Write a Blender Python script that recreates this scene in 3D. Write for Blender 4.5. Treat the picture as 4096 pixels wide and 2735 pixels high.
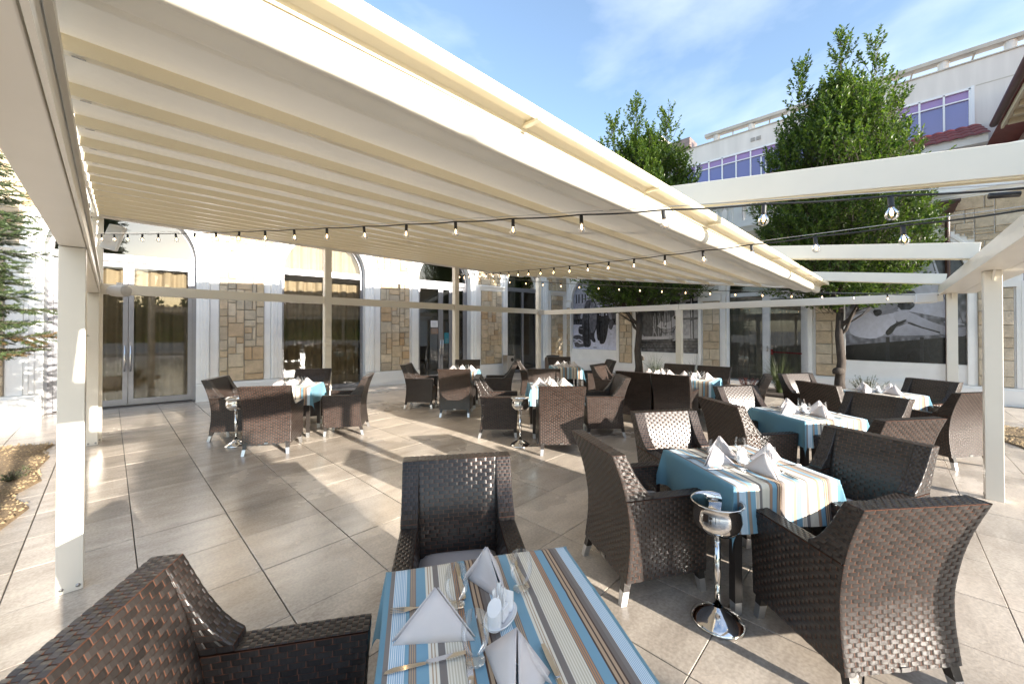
import bpy, math, random
import numpy as np
from mathutils import Vector, Matrix
R = math.radians
random.seed(7)
for o in list(bpy.data.objects): bpy.data.objects.remove(o)
C = bpy.context.scene.collection
scene = bpy.context.scene

# ------------------------------------------------------------------ camera, sky, sun, exposure
cd = bpy.data.cameras.new('camera'); cam = bpy.data.objects.new('camera', cd); C.objects.link(cam)
cam.location = (0, 0, 1.65); cam.rotation_euler = (R(90.45), 0, R(-46.0))
cd.sensor_width = 36; cd.lens = 13.66; cd.shift_y = -0.0153
cd.clip_start = 0.05; cd.clip_end = 2000
scene.camera = cam
SUN_EL = 14.0
world = bpy.data.worlds.new('World'); scene.world = world; world.use_nodes = True
nt = world.node_tree; nt.nodes.clear()
wo = nt.nodes.new('ShaderNodeOutputWorld'); bg = nt.nodes.new('ShaderNodeBackground')
sky = nt.nodes.new('ShaderNodeTexSky'); sky.sky_type = 'NISHITA'; sky.sun_disc = False
sky.sun_elevation = R(SUN_EL); sky.sun_rotation = R(180); sky.altitude = 50; sky.air_density = 1.0
sky.dust_density = 0.6; sky.ozone_density = 1.6
tc = nt.nodes.new('ShaderNodeTexCoord'); mp = nt.nodes.new('ShaderNodeMapping')
mp.inputs['Scale'].default_value = (1.3, 1.3, 3.0); mp.inputs['Rotation'].default_value = (0.2, 0.35, 0.5)
nz = nt.nodes.new('ShaderNodeTexNoise'); nz.inputs['Scale'].default_value = 1.5; nz.inputs['Detail'].default_value = 7
nz.inputs['Roughness'].default_value = 0.52; nz.inputs['Distortion'].default_value = 0.25
cr = nt.nodes.new('ShaderNodeValToRGB')
cr.color_ramp.elements[0].position = 0.40; cr.color_ramp.elements[0].color = (0.03, 0.03, 0.03, 1)
cr.color_ramp.elements[1].position = 0.85; cr.color_ramp.elements[1].color = (0.7, 0.7, 0.7, 1)
mx = nt.nodes.new('ShaderNodeMix'); mx.data_type = 'RGBA'
mx.inputs[7].default_value = (4.4, 4.6, 4.9, 1)
L = nt.links.new
L(tc.outputs['Generated'], mp.inputs['Vector']); L(mp.outputs[0], nz.inputs['Vector']); L(nz.outputs['Fac'], cr.inputs[0])
L(cr.outputs[0], mx.inputs[0]); L(sky.outputs[0], mx.inputs[6]); L(mx.outputs[2], bg.inputs[0]); L(bg.outputs[0], wo.inputs[0])
bg.inputs[1].default_value = 0.132
sd = bpy.data.lights.new('sun', 'SUN'); sun = bpy.data.objects.new('sun', sd); C.objects.link(sun)
sd.energy = 4.7; sd.angle = R(0.55); sd.color = (1.0, 0.92, 0.81)
sun.rotation_euler = (R(90 - SUN_EL), 0, R(1.0)); sun.location = (0, -20, 12)
scene.view_settings.view_transform = 'Standard'; scene.view_settings.look = 'None'
scene.view_settings.exposure = 1.75; scene.view_settings.gamma = 1.0; scene.view_settings.use_curve_mapping = False
scene.cycles.max_bounces = 10; scene.cycles.diffuse_bounces = 5; scene.cycles.glossy_bounces = 4
scene.cycles.transparent_max_bounces = 12; scene.cycles.transmission_bounces = 6
scene.cycles.caustics_reflective = False; scene.cycles.caustics_refractive = False

# ------------------------------------------------------------------ mesh helper
class MB:
    def __init__(s): s.v = []; s.f = []; s.m = []
    def add(s, verts, faces, mi=0):
        o = len(s.v); s.v.extend([tuple(p) for p in verts])
        for f in faces: s.f.append(tuple(i + o for i in f)); s.m.append(mi)
    def quad(s, a, b, c, d, mi=0): s.add([a, b, c, d], [(0, 1, 2, 3)], mi)
    def box(s, x0, x1, y0, y1, z0, z1, mi=0):
        s.add([(x0,y0,z0),(x1,y0,z0),(x1,y1,z0),(x0,y1,z0),(x0,y0,z1),(x1,y0,z1),(x1,y1,z1),(x0,y1,z1)],
              [(0,3,2,1),(4,5,6,7),(0,1,5,4),(1,2,6,5),(2,3,7,6),(3,0,4,7)], mi)
    def hexa(s, p, mi=0):   # 8 points, bottom ring then top ring
        s.add(p, [(0,3,2,1),(4,5,6,7),(0,1,5,4),(1,2,6,5),(2,3,7,6),(3,0,4,7)], mi)
    def beam(s, p0, p1, w, h, mi=0):   # box along p0-p1, w horizontal, h in the vertical plane, p = centre of section
        p0 = Vector(p0); p1 = Vector(p1); d = (p1 - p0).normalized()
        up = Vector((0, 0, 1))
        if abs(d.z) > .97: up = Vector((0, 1, 0))
        sx = d.cross(up).normalized() * (w / 2); uz = sx.cross(d).normalized() * (h / 2)
        P = []
        for c in (p0, p1): P.append([c - sx - uz, c + sx - uz, c + sx + uz, c - sx + uz])
        s.add(P[0] + P[1], [(0,1,2,3),(7,6,5,4),(0,4,5,1),(1,5,6,2),(2,6,7,3),(3,7,4,0)], mi)
    def tube(s, path, rad, n=8, mi=0, cap=True):
        path = [Vector(p) for p in path]; rings = []
        if not hasattr(rad, '__len__'): rad = [rad] * len(path)
        prev = None
        for i, p in enumerate(path):
            d = (path[min(i+1, len(path)-1)] - path[max(i-1, 0)]).normalized()
            if prev is None:
                a = d.orthogonal().normalized()
            else:
                a = (prev - d * prev.dot(d)); a = a.normalized() if a.length > 1e-6 else d.orthogonal().normalized()
            prev = a; b = d.cross(a)
            rings.append([p + (a * math.cos(2*math.pi*k/n) + b * math.sin(2*math.pi*k/n)) * rad[i] for k in range(n)])
        vs = [q for r in rings for q in r]; fs = []
        for i in range(len(path)-1):
            for k in range(n):
                fs.append((i*n+k, i*n+(k+1) % n, (i+1)*n+(k+1) % n, (i+1)*n+k))
        if cap: fs.append(tuple(range(n))[::-1]); fs.append(tuple((len(path)-1)*n+k for k in range(n)))
        s.add(vs, fs, mi)
    def lathe(s, prof, n=20, c=(0,0,0), mi=0, sx=1.0, sy=1.0):
        vs = []; fs = []
        for r, z in prof:
            for k in range(n):
                a = 2*math.pi*k/n; vs.append((c[0]+r*math.cos(a)*sx, c[1]+r*math.sin(a)*sy, c[2]+z))
        for i in range(len(prof)-1):
            for k in range(n):
                fs.append((i*n+k, i*n+(k+1) % n, (i+1)*n+(k+1) % n, (i+1)*n+k))
        s.add(vs, fs, mi)
    def prism(s, poly, y0, y1, mi=0):   # poly in (x,z), extruded along y
        n = len(poly); vs = [(x, y0, z) for x, z in poly] + [(x, y1, z) for x, z in poly]
        fs = [tuple(range(n)), tuple(range(2*n-1, n-1, -1))] + [(i, n+i, n+(i+1) % n, (i+1) % n) for i in range(n)]
        s.add(vs, fs, mi)
    def plate(s, poly, z0, z1, mi=0):   # poly in (x,y), extruded along z
        n = len(poly); vs = [(x, y, z0) for x, y in poly] + [(x, y, z1) for x, y in poly]
        fs = [tuple(range(n-1, -1, -1)), tuple(range(n, 2*n))] + [(i, (i+1) % n, n+(i+1) % n, n+i) for i in range(n)]
        s.add(vs, fs, mi)
    def data(s, name, mats, smooth=False):
        me = bpy.data.meshes.new(name); me.from_pydata(s.v, [], s.f)
        for m in (mats if isinstance(mats, (list, tuple)) else [mats]): me.materials.append(m)
        me.polygons.foreach_set('material_index', s.m)
        if smooth: me.polygons.foreach_set('use_smooth', [True]*len(s.f))
        me.update(); return me
    def build(s, name, mats, parent=None, smooth=False, bevel=0):
        return link(name, s.data(name, mats, smooth), parent, bevel=bevel)

def link(name, me, parent=None, loc=None, rot=None, bevel=0):
    o = bpy.data.objects.new(name, me); C.objects.link(o)
    if parent is not None: o.parent = parent
    if loc is not None: o.location = loc
    if rot is not None: o.rotation_euler = rot
    if bevel:
        b = o.modifiers.new('bevel', 'BEVEL'); b.width = bevel; b.segments = 2; b.limit_method = 'ANGLE'; b.angle_limit = R(40)
        for p in me.polygons: p.use_smooth = True
        b.harden_normals = True
    return o
def tag(o, label=None, cat=None, group=None, kind=None):
    if label: o['label'] = label
    if cat: o['category'] = cat
    if group: o['group'] = group
    if kind: o['kind'] = kind
    return o
def thing(name, label, cat, loc=(0,0,0), rz=0, group=None):
    o = bpy.data.objects.new(name, None); C.objects.link(o); o.empty_display_size = .1
    o.location = loc; o.rotation_euler = (0, 0, R(rz)); return tag(o, label, cat, group)
def kids(o): return [c for c in bpy.data.objects if c.parent == o]
def tree_of(o): return (o, [(c, kids(c)) for c in kids(o)])
def dup(tr, loc, rz, label, group=None, scale=None, rx=None):
    root, ch = tr
    r = root.copy(); C.objects.link(r); r.location = loc; r.rotation_euler = (rx[0] if rx else 0, rx[1] if rx else 0, R(rz)); r['label'] = label
    if group: r['group'] = group
    if scale: r.scale = scale
    for c, gs in ch:
        d = c.copy(); C.objects.link(d); d.parent = r
        for g in gs:
            e = g.copy(); C.objects.link(e); e.parent = d
    return r

# ------------------------------------------------------------------ materials
def mat(name, col=(.5,.5,.5), rough=.5, metal=0, var=0, vscale=20, bump=0, bscale=60, rnd=0, coat=0, spec=None, island=0, detail=4, stretch=None, sheen=0):
    m = bpy.data.materials.new(name); m.use_nodes = True; n = m.node_tree; b = n.nodes['Principled BSDF']
    b.inputs['Base Color'].default_value = (*col, 1); b.inputs['Roughness'].default_value = rough; b.inputs['Metallic'].default_value = metal
    if coat: b.inputs['Coat Weight'].default_value = coat; b.inputs['Coat Roughness'].default_value = .12
    if spec is not None: b.inputs['Specular IOR Level'].default_value = spec
    if sheen: b.inputs['Sheen Weight'].default_value = sheen
    vec = None
    if var or bump:
        t = n.nodes.new('ShaderNodeTexCoord'); vec = t.outputs['Object']
        if stretch:
            mpp = n.nodes.new('ShaderNodeMapping'); mpp.inputs['Scale'].default_value = stretch; n.links.new(vec, mpp.inputs[0]); vec = mpp.outputs[0]
    src = None
    if var or rnd or island:
        h = n.nodes.new('ShaderNodeHueSaturation'); h.inputs['Color'].default_value = (*col, 1); val = None
        if var:
            z = n.nodes.new('ShaderNodeTexNoise'); z.inputs['Scale'].default_value = vscale; z.inputs['Detail'].default_value = detail
            n.links.new(vec, z.inputs['Vector'])
            r = n.nodes.new('ShaderNodeMapRange'); r.inputs[1].default_value = .3; r.inputs[2].default_value = .7; r.inputs[3].default_value = 1-var; r.inputs[4].default_value = 1+var
            n.links.new(z.outputs['Fac'], r.inputs[0]); val = r.outputs[0]
        if rnd or island:
            i = n.nodes.new('ShaderNodeObjectInfo') if rnd else n.nodes.new('ShaderNodeNewGeometry')
            so = i.outputs['Random'] if rnd else i.outputs['Random Per Island']; am = rnd or island
            r2 = n.nodes.new('ShaderNodeMapRange'); r2.inputs[3].default_value = 1-am; r2.inputs[4].default_value = 1+am
            n.links.new(so, r2.inputs[0])
            if val:
                mu = n.nodes.new('ShaderNodeMath'); mu.operation = 'MULTIPLY'; n.links.new(val, mu.inputs[0]); n.links.new(r2.outputs[0], mu.inputs[1]); val = mu.outputs[0]
            else: val = r2.outputs[0]
        n.links.new(val, h.inputs['Value']); n.links.new(h.outputs[0], b.inputs['Base Color'])
    if bump:
        z2 = n.nodes.new('ShaderNodeTexNoise'); z2.inputs['Scale'].default_value = bscale; z2.inputs['Detail'].default_value = 6
        n.links.new(vec, z2.inputs['Vector']); bp = n.nodes.new('ShaderNodeBump'); bp.inputs['Strength'].default_value = bump; bp.inputs['Distance'].default_value = .02
        n.links.new(z2.outputs['Fac'], bp.inputs['Height']); n.links.new(bp.outputs[0], b.inputs['Normal'])
    return m
M = {}
M['paint'] = mat('cream_paint', (.74,.70,.62), .33, var=.03, vscale=3)
M['profile'] = mat('cream_profile', (.80,.72,.53), .3)
M['screw'] = mat('screw_metal', (.35,.34,.33), .35, metal=1)
M['plaster'] = mat('white_plaster', (.88,.875,.86), .75, var=.05, vscale=2.5, bump=.12, bscale=90)
M['trim'] = mat('white_trim', (.86,.855,.84), .6, var=.03, vscale=4)
M['grey_frame'] = mat('aluminium_frame', (.26,.26,.28), .38, metal=.5, var=.04, vscale=6)
M['white_frame'] = mat('white_frame', (.80,.81,.83), .4)
M['mortar'] = mat('mortar', (.42,.38,.33), .9, var=.15, vscale=14, bump=.3, bscale=70)
M['chrome'] = mat('polished_steel', (.72,.71,.70), .07, metal=1)
M['steel'] = mat('brushed_steel', (.55,.54,.53), .28, metal=1)
M['leg_tip'] = mat('leg_tip_metal', (.62,.62,.63), .35, metal=.9)
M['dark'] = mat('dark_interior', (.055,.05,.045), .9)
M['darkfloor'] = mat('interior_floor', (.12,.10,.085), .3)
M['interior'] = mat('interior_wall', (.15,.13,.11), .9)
M['blackp'] = mat('black_plastic', (.02,.02,.02), .45)
M['whitep'] = mat('white_plastic', (.75,.75,.75), .4)
M['napkin'] = mat('grey_napkin_cloth', (.62,.57,.56), .85, var=.03, vscale=12, bump=.08, bscale=400)
M['porcelain'] = mat('white_porcelain', (.82,.82,.83), .15, coat=.4)
M['paper'] = mat('white_paper', (.8,.8,.8), .8)
M['cushion'] = mat('grey_cushion_cloth', (.45,.43,.44), .9, var=.05, vscale=9, bump=.08, bscale=300)
M['strip'] = mat('dark_wicker_strip', (.030,.025,.0225), .30, island=.35, spec=.5)
M['stake'] = mat('rust_wicker_core', (.17,.075,.045), .55)
M['bark'] = mat('grey_bark', (.06,.048,.04), .9, var=.3, vscale=12, bump=.5, bscale=40, stretch=(3,3,.6))
M['earth'] = mat('dark_earth', (.06,.045,.035), .95, var=.3, vscale=8, bump=.5, bscale=40)
M['redtile'] = mat('red_roof_tile', (.17,.03,.025), .4, var=.2, vscale=6, rnd=.2)
M['gutter'] = mat('brown_gutter', (.08,.03,.025), .4)
M['upwall'] = mat('pale_render', (.72,.68,.64), .8, var=.08, vscale=.9, stretch=(2.5,2.5,.3), bump=.1, bscale=30)
M['slab'] = mat('weathered_slab', (.52,.48,.42), .85, var=.15, vscale=1.5, bump=.15, bscale=20)
M['copper'] = mat('duct_metal', (.28,.20,.17), .4, metal=.6, var=.2, vscale=3)
M['brownpost'] = mat('brown_downpipe', (.06,.025,.02), .45)

def leafmat(name, col, col2, trans=.35, rough=.45):
    m = bpy.data.materials.new(name); m.use_nodes = True; n = m.node_tree; n.nodes.clear()
    out = n.nodes.new('ShaderNodeOutputMaterial'); g = n.nodes.new('ShaderNodeNewGeometry'); rp = n.nodes.new('ShaderNodeValToRGB')
    rp.color_ramp.elements[0].color = (*col, 1); rp.color_ramp.elements[1].color = (*col2, 1)
    n.links.new(g.outputs['Random Per Island'], rp.inputs[0])
    p = n.nodes.new('ShaderNodeBsdfPrincipled'); p.inputs['Roughness'].default_value = rough; n.links.new(rp.outputs[0], p.inputs['Base Color'])
    t = n.nodes.new('ShaderNodeBsdfTranslucent'); h = n.nodes.new('ShaderNodeHueSaturation'); h.inputs['Value'].default_value = 1.6; h.inputs['Saturation'].default_value = 1.1
    n.links.new(rp.outputs[0], h.inputs['Color']); n.links.new(h.outputs[0], t.inputs[0])
    x = n.nodes.new('ShaderNodeMixShader'); x.inputs[0].default_value = trans
    n.links.new(p.outputs[0], x.inputs[1]); n.links.new(t.outputs[0], x.inputs[2]); n.links.new(x.outputs[0], out.inputs[0]); return m
M['leaf'] = leafmat('hornbeam_leaf', (.024,.058,.011), (.12,.18,.03))
M['needle'] = leafmat('spruce_needle', (.03,.06,.026), (.105,.14,.055), .15)
M['oldneedle'] = leafmat('brown_needle', (.10,.075,.035), (.20,.13,.06), .15)
M['grassy'] = leafmat('grass_blade', (.03,.05,.015), (.09,.11,.04), .15)
M['shrubl'] = leafmat('shrub_leaf', (.05,.08,.03), (.13,.12,.07), .25)
M['redl'] = leafmat('red_shrub_leaf', (.06,.02,.02), (.15,.05,.04), .25)

# fabric (lets sun through)
m = bpy.data.materials.new('awning_fabric'); m.use_nodes = True; n = m.node_tree; b = n.nodes['Principled BSDF']; out = n.nodes['Material Output']
b.inputs['Base Color'].default_value = (.72,.68,.59,1); b.inputs['Roughness'].default_value = .42
t = n.nodes.new('ShaderNodeBsdfTranslucent'); t.inputs[0].default_value = (.6,.55,.46,1); x = n.nodes.new('ShaderNodeMixShader'); x.inputs[0].default_value = .13
n.links.new(b.outputs[0], x.inputs[1]); n.links.new(t.outputs[0], x.inputs[2]); n.links.new(x.outputs[0], out.inputs[0]); tcx = n.nodes.new('ShaderNodeTexCoord'); z = n.nodes.new('ShaderNodeTexNoise'); z.inputs['Scale'].default_value = 2.2; z.inputs['Detail'].default_value = 5; n.links.new(tcx.outputs['Object'], z.inputs['Vector'])
bp = n.nodes.new('ShaderNodeBump'); bp.inputs['Strength'].default_value = .35; bp.inputs['Distance'].default_value = .05; n.links.new(z.outputs['Fac'], bp.inputs['Height']); n.links.new(bp.outputs[0], b.inputs['Normal'])
h = n.nodes.new('ShaderNodeHueSaturation'); h.inputs['Color'].default_value = (.72,.68,.59,1); r = n.nodes.new('ShaderNodeMapRange'); r.inputs[1].default_value = .3; r.inputs[2].default_value = .7; r.inputs[3].default_value = .92; r.inputs[4].default_value = 1.05; n.links.new(z.outputs['Fac'], r.inputs[0]); n.links.new(r.outputs[0], h.inputs['Value']); n.links.new(h.outputs[0], b.inputs['Base Color'])
M['fabric'] = m

# glass: a clear pane that reflects by its angle
def glass(name, tint, boost=1.0, ior=1.5):
    m = bpy.data.materials.new(name); m.use_nodes = True; n = m.node_tree; n.nodes.clear()
    out = n.nodes.new('ShaderNodeOutputMaterial'); tr = n.nodes.new('ShaderNodeBsdfTransparent'); tr.inputs[0].default_value = (*tint, 1)
    gl = n.nodes.new('ShaderNodeBsdfGlossy'); gl.inputs['Roughness'].default_value = .0; gl.inputs[0].default_value = (1,1,1,1)
    fr = n.nodes.new('ShaderNodeFresnel'); fr.inputs[0].default_value = ior
    mu = n.nodes.new('ShaderNodeMath'); mu.operation = 'MULTIPLY'; mu.use_clamp = True; mu.inputs[1].default_value = boost; n.links.new(fr.outputs[0], mu.inputs[0])
    x = n.nodes.new('ShaderNodeMixShader'); n.links.new(mu.outputs[0], x.inputs[0]); n.links.new(tr.outputs[0], x.inputs[1]); n.links.new(gl.outputs[0], x.inputs[2])
    n.links.new(x.outputs[0], out.inputs[0]); return m
M['pane'] = glass('window_glass', (.78,.81,.81), 1.7)
M['fanlight'] = glass('fanlight_glass', (.62,.70,.74), 4.5)
M['tumbler'] = glass('drinking_glass', (.98,.985,.985), .4)
M['bulb'] = glass('bulb_glass', (.95,.94,.92), .7)
m = mat('violet_film_glass', (.15,.15,.38), .03, metal=.0, rnd=.18); b = m.node_tree.nodes['Principled BSDF']; b.inputs['Specular IOR Level'].default_value = 1.0; b.inputs['Coat Weight'].default_value = .6; b.inputs['Coat Roughness'].default_value = .02; M['violet'] = m
m = mat('pink_film_glass', (.30,.17,.40), .03); b = m.node_tree.nodes['Principled BSDF']; b.inputs['Specular IOR Level'].default_value = 1.0; b.inputs['Coat Weight'].default_value = .4; b.inputs['Coat Roughness'].default_value = .02; M['pinkv'] = m
m = bpy.data.materials.new('bulb_filament'); m.use_nodes = True; b = m.node_tree.nodes['Principled BSDF']
b.inputs['Emission Color'].default_value = (1,.62,.28,1); b.inputs['Emission Strength'].default_value = 6; b.inputs['Base Color'].default_value = (1,.8,.5,1); M['filament'] = m

# curtain cloth
M['curtain'] = mat('tan_curtain', (.33,.245,.15), .9, var=.08, vscale=6)
M['curtain_grey'] = mat('grey_curtain', (.22,.20,.17), .9, var=.08, vscale=6)

# stone blocks
def stonemat(name, cols, bump=.5):
    m = bpy.data.materials.new(name); m.use_nodes = True; n = m.node_tree; b = n.nodes['Principled BSDF']; b.inputs['Roughness'].default_value = .85
    i = n.nodes.new('ShaderNodeObjectInfo'); g = n.nodes.new('ShaderNodeNewGeometry'); ad = n.nodes.new('ShaderNodeMath'); ad.operation = 'ADD'; fr = n.nodes.new('ShaderNodeMath'); fr.operation = 'FRACT'
    n.links.new(i.outputs['Random'], ad.inputs[0]); n.links.new(g.outputs['Random Per Island'], ad.inputs[1]); n.links.new(ad.outputs[0], fr.inputs[0])
    rp = n.nodes.new('ShaderNodeValToRGB'); el = rp.color_ramp.elements
    while len(el) < len(cols): el.new(.5)
    for k, c in enumerate(cols): el[k].position = k/(len(cols)-1); el[k].color = (*c, 1)
    n.links.new(fr.outputs[0], rp.inputs[0])
    tcx = n.nodes.new('ShaderNodeTexCoord'); z = n.nodes.new('ShaderNodeTexNoise'); z.inputs['Scale'].default_value = 7; z.inputs['Detail'].default_value = 8; z.inputs['Roughness'].default_value = .65
    n.links.new(g.outputs['Position'], z.inputs['Vector'])
    r = n.nodes.new('ShaderNodeMapRange'); r.inputs[1].default_value = .3; r.inputs[2].default_value = .7; r.inputs[3].default_value = .78; r.inputs[4].default_value = 1.15; n.links.new(z.outputs['Fac'], r.inputs[0])
    h = n.nodes.new('ShaderNodeHueSaturation'); n.links.new(rp.outputs[0], h.inputs['Color']); n.links.new(r.outputs[0], h.inputs['Value']); n.links.new(h.outputs[0], b.inputs['Base Color'])
    z2 = n.nodes.new('ShaderNodeTexNoise'); z2.inputs['Scale'].default_value = 28; z2.inputs['Detail'].default_value = 8; n.links.new(g.outputs['Position'], z2.inputs['Vector'])
    bp = n.nodes.new('ShaderNodeBump'); bp.inputs['Strength'].default_value = bump; bp.inputs['Distance'].default_value = .025; n.links.new(z2.outputs['Fac'], bp.inputs['Height']); n.links.new(bp.outputs[0], b.inputs['Normal'])
    return m
M['stone'] = stonemat('yellow_stone', [(.54,.42,.28),(.62,.50,.35),(.50,.34,.19),(.68,.57,.42),(.58,.49,.36),(.45,.38,.29),(.64,.50,.32)])
M['block'] = stonemat('sand_block', [(.56,.48,.36),(.62,.53,.41),(.52,.42,.30),(.60,.47,.32),(.67,.58,.46)], .8)

# paving: pale stone with wet patches
def tilemat(name, per_object):
    m = bpy.data.materials.new(name); m.use_nodes = True; n = m.node_tree; b = n.nodes['Principled BSDF']
    g = n.nodes.new('ShaderNodeNewGeometry')
    if per_object: i = n.nodes.new('ShaderNodeObjectInfo'); so = i.outputs['Random']
    else: so = g.outputs['Random Per Island']
    pos = g.outputs['Position']
    mpn = n.nodes.new('ShaderNodeMapping'); mpn.inputs['Scale'].default_value = (1.0, 2.6, 1); n.links.new(pos, mpn.inputs[0])
    z = n.nodes.new('ShaderNodeTexNoise'); z.inputs['Scale'].default_value = 2.2; z.inputs['Detail'].default_value = 8; z.inputs['Roughness'].default_value = .62; n.links.new(mpn.outputs[0], z.inputs['Vector'])
    rp = n.nodes.new('ShaderNodeValToRGB'); e = rp.color_ramp.elements; e[0].position = .3; e[0].color = (.45,.385,.32,1); e[1].position = .7; e[1].color = (.67,.59,.50,1)
    n.links.new(z.outputs['Fac'], rp.inputs[0])
    fine = n.nodes.new('ShaderNodeTexNoise'); fine.inputs['Scale'].default_value = 55; fine.inputs['Detail'].default_value = 5; n.links.new(pos, fine.inputs['Vector'])
    r = n.nodes.new('ShaderNodeMapRange'); r.inputs[1].default_value = .35; r.inputs[2].default_value = .65; r.inputs[3].default_value = .86; r.inputs[4].default_value = 1.1; n.links.new(fine.outputs['Fac'], r.inputs[0])
    r2 = n.nodes.new('ShaderNodeMapRange'); r2.inputs[3].default_value = .86; r2.inputs[4].default_value = 1.12; n.links.new(so, r2.inputs[0])
    mu = n.nodes.new('ShaderNodeMath'); mu.operation = 'MULTIPLY'; n.links.new(r.outputs[0], mu.inputs[0]); n.links.new(r2.outputs[0], mu.inputs[1])
    # wet film
    w = n.nodes.new('ShaderNodeTexNoise'); w.inputs['Scale'].default_value = .62; w.inputs['Detail'].default_value = 5; w.inputs['Roughness'].default_value = .55; w.inputs['Distortion'].default_value = .4; n.links.new(pos, w.inputs['Vector'])
    sp = n.nodes.new('ShaderNodeSeparateXYZ'); n.links.new(pos, sp.inputs[0])
    wx = n.nodes.new('ShaderNodeMapRange'); wx.inputs[1].default_value = 3.2; wx.inputs[2].default_value = -.8; wx.inputs[3].default_value = 0; wx.inputs[4].default_value = .27; n.links.new(sp.outputs[0], wx.inputs[0])
    ad = n.nodes.new('ShaderNodeMath'); ad.operation = 'ADD'; n.links.new(w.outputs['Fac'], ad.inputs[0]); n.links.new(wx.outputs[0], ad.inputs[1])
    wet = n.nodes.new('ShaderNodeMapRange'); wet.interpolation_type = 'SMOOTHSTEP'; wet.inputs[1].default_value = .50; wet.inputs[2].default_value = .62; n.links.new(ad.outputs[0], wet.inputs[0])
    rr = n.nodes.new('ShaderNodeMapRange'); rr.inputs[3].default_value = .34; rr.inputs[4].default_value = .13; n.links.new(wet.outputs[0], rr.inputs[0]); n.links.new(rr.outputs[0], b.inputs['Roughness'])
    dk = n.nodes.new('ShaderNodeMapRange'); dk.inputs[3].default_value = 1.0; dk.inputs[4].default_value = .80; n.links.new(wet.outputs[0], dk.inputs[0])
    mu2 = n.nodes.new('ShaderNodeMath'); mu2.operation = 'MULTIPLY'; n.links.new(mu.outputs[0], mu2.inputs[0]); n.links.new(dk.outputs[0], mu2.inputs[1])
    h = n.nodes.new('ShaderNodeHueSaturation'); n.links.new(rp.outputs[0], h.inputs['Color']); n.links.new(mu2.outputs[0], h.inputs['Value']); n.links.new(h.outputs[0], b.inputs['Base Color'])
    bn = n.nodes.new('ShaderNodeTexNoise'); bn.inputs['Scale'].default_value = 55; bn.inputs['Detail'].default_value = 7; bn.inputs['Roughness'].default_value = .7; n.links.new(pos, bn.inputs['Vector'])
    bs = n.nodes.new('ShaderNodeMapRange'); bs.inputs[3].default_value = .18; bs.inputs[4].default_value = .10; n.links.new(wet.outputs[0], bs.inputs[0])
    bp = n.nodes.new('ShaderNodeBump'); bp.inputs['Distance'].default_value = .01; n.links.new(bs.outputs[0], bp.inputs['Strength']); n.links.new(bn.outputs['Fac'], bp.inputs['Height']); n.links.new(bp.outputs[0], b.inputs['Normal'])
    b.inputs['Specular IOR Level'].default_value = .6
    return m
M['tile'] = tilemat('paving_tile_stone', True); M['tile_far'] = tilemat('far_paving_stone', False)
M['grout'] = mat('dark_joint', (.055,.05,.044), .85)
M['gravelm'] = mat('yellow_pebble', (.40,.29,.16), .8, island=.4, var=.2, vscale=30)
M['gravelbase'] = mat('gravel_bed_earth', (.24,.17,.10), .95, var=.3, vscale=40, bump=.6, bscale=120)
M['groundm'] = mat('outer_paving', (.30,.27,.23), .7, var=.15, vscale=1.2, bump=.1, bscale=10)
M['terrazzo'] = mat('pebble_concrete', (.16,.12,.09), .85, var=.5, vscale=60, detail=2, bump=.5, bscale=80)
# ------------------------------------------------------------------ ground, paving, beds
mb = MB(); mb.quad((-300,-300,-.05),(300,-300,-.05),(300,300,-.05),(-300,300,-.05)); tag(mb.build('ground', M['groundm']), kind='structure')
PX0, PY0, PX, PY = .144, 2.49, .595, .60
BED_R = [(9.75,-1.0),(10.45,-.95),(10.75,-3.4),(7.6,-3.4),(8.3,-1.75),(8.75,-1.35)]
BED_L = [(-.53,8.6),(-.9,8.85),(-4,8.9),(-4,4.6),(-.95,4.75),(-.62,5.2),(-.50,5.7),(-.66,6.2),(-.50,6.65),(-.58,7.2),(-.52,7.8),(-.62,8.2)]
BED_T = [(11.25,9.2),(11.1,6.8),(11.45,5.4),(11.15,4.2),(11.3,2.4),(11.1,1.2),(11.35,.1),(11.6,-.55),(12.55,-.6),(12.7,2),(12.6,5),(12.75,9.2)]
def inside(p, poly):
    c = False; j = len(poly)-1
    for i in range(len(poly)):
        a = poly[i]; b2 = poly[j]
        if (a[1] > p[1]) != (b2[1] > p[1]) and p[0] < (b2[0]-a[0])*(p[1]-a[1])/(b2[1]-a[1])+a[0]: c = not c
        j = i
    return c
floor = MB(); floor.box(-6.2, 13.6, -7.2, 12.2, -.047, -.014)
terrace = tag(floor.build('terrace_floor', M['grout']), kind='structure')
tm = MB(); a, b2 = (PX-.0065)/2, (PY-.004)/2; c = .0025
tm.add([(-a,-b2,-.012),(a,-b2,-.012),(a,b2,-.012),(-a,b2,-.012),(-a,-b2,-c),(a,-b2,-c),(a,b2,-c),(-a,b2,-c),
        (-a+c,-b2+c,0),(a-c,-b2+c,0),(a-c,b2-c,0),(-a+c,b2-c,0)],
       [(0,1,5,4),(1,2,6,5),(2,3,7,6),(3,0,4,7),(4,5,9,8),(5,6,10,9),(6,7,11,10),(7,4,8,11),(8,9,10,11)])
tdata = tm.data('tile', M['tile'])
cells = []
for i in range(-10, 23):
    for j in range(-16, 16):
        cx = PX0 + (i+.5)*PX; cy = PY0 + (j+.5)*PY
        if cx > 13.3 or cx < -6 or cy > 11.9 or cy < -7: continue
        if any(all(inside((cx+dx*.3, cy+dy*.3), bd) for dx in (-1,1) for dy in (-1,1)) for bd in (BED_L, BED_R, BED_T)): continue
        f = .7193*cx + .6947*cy; r = .6947*cx - .7193*cy
        seen = f > .8 and abs(r)/f < 1.45
        cells.append((not seen, math.hypot(cx, cy), cx, cy))
cells.sort(); rnd = random.Random(3); far = MB()
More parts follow.
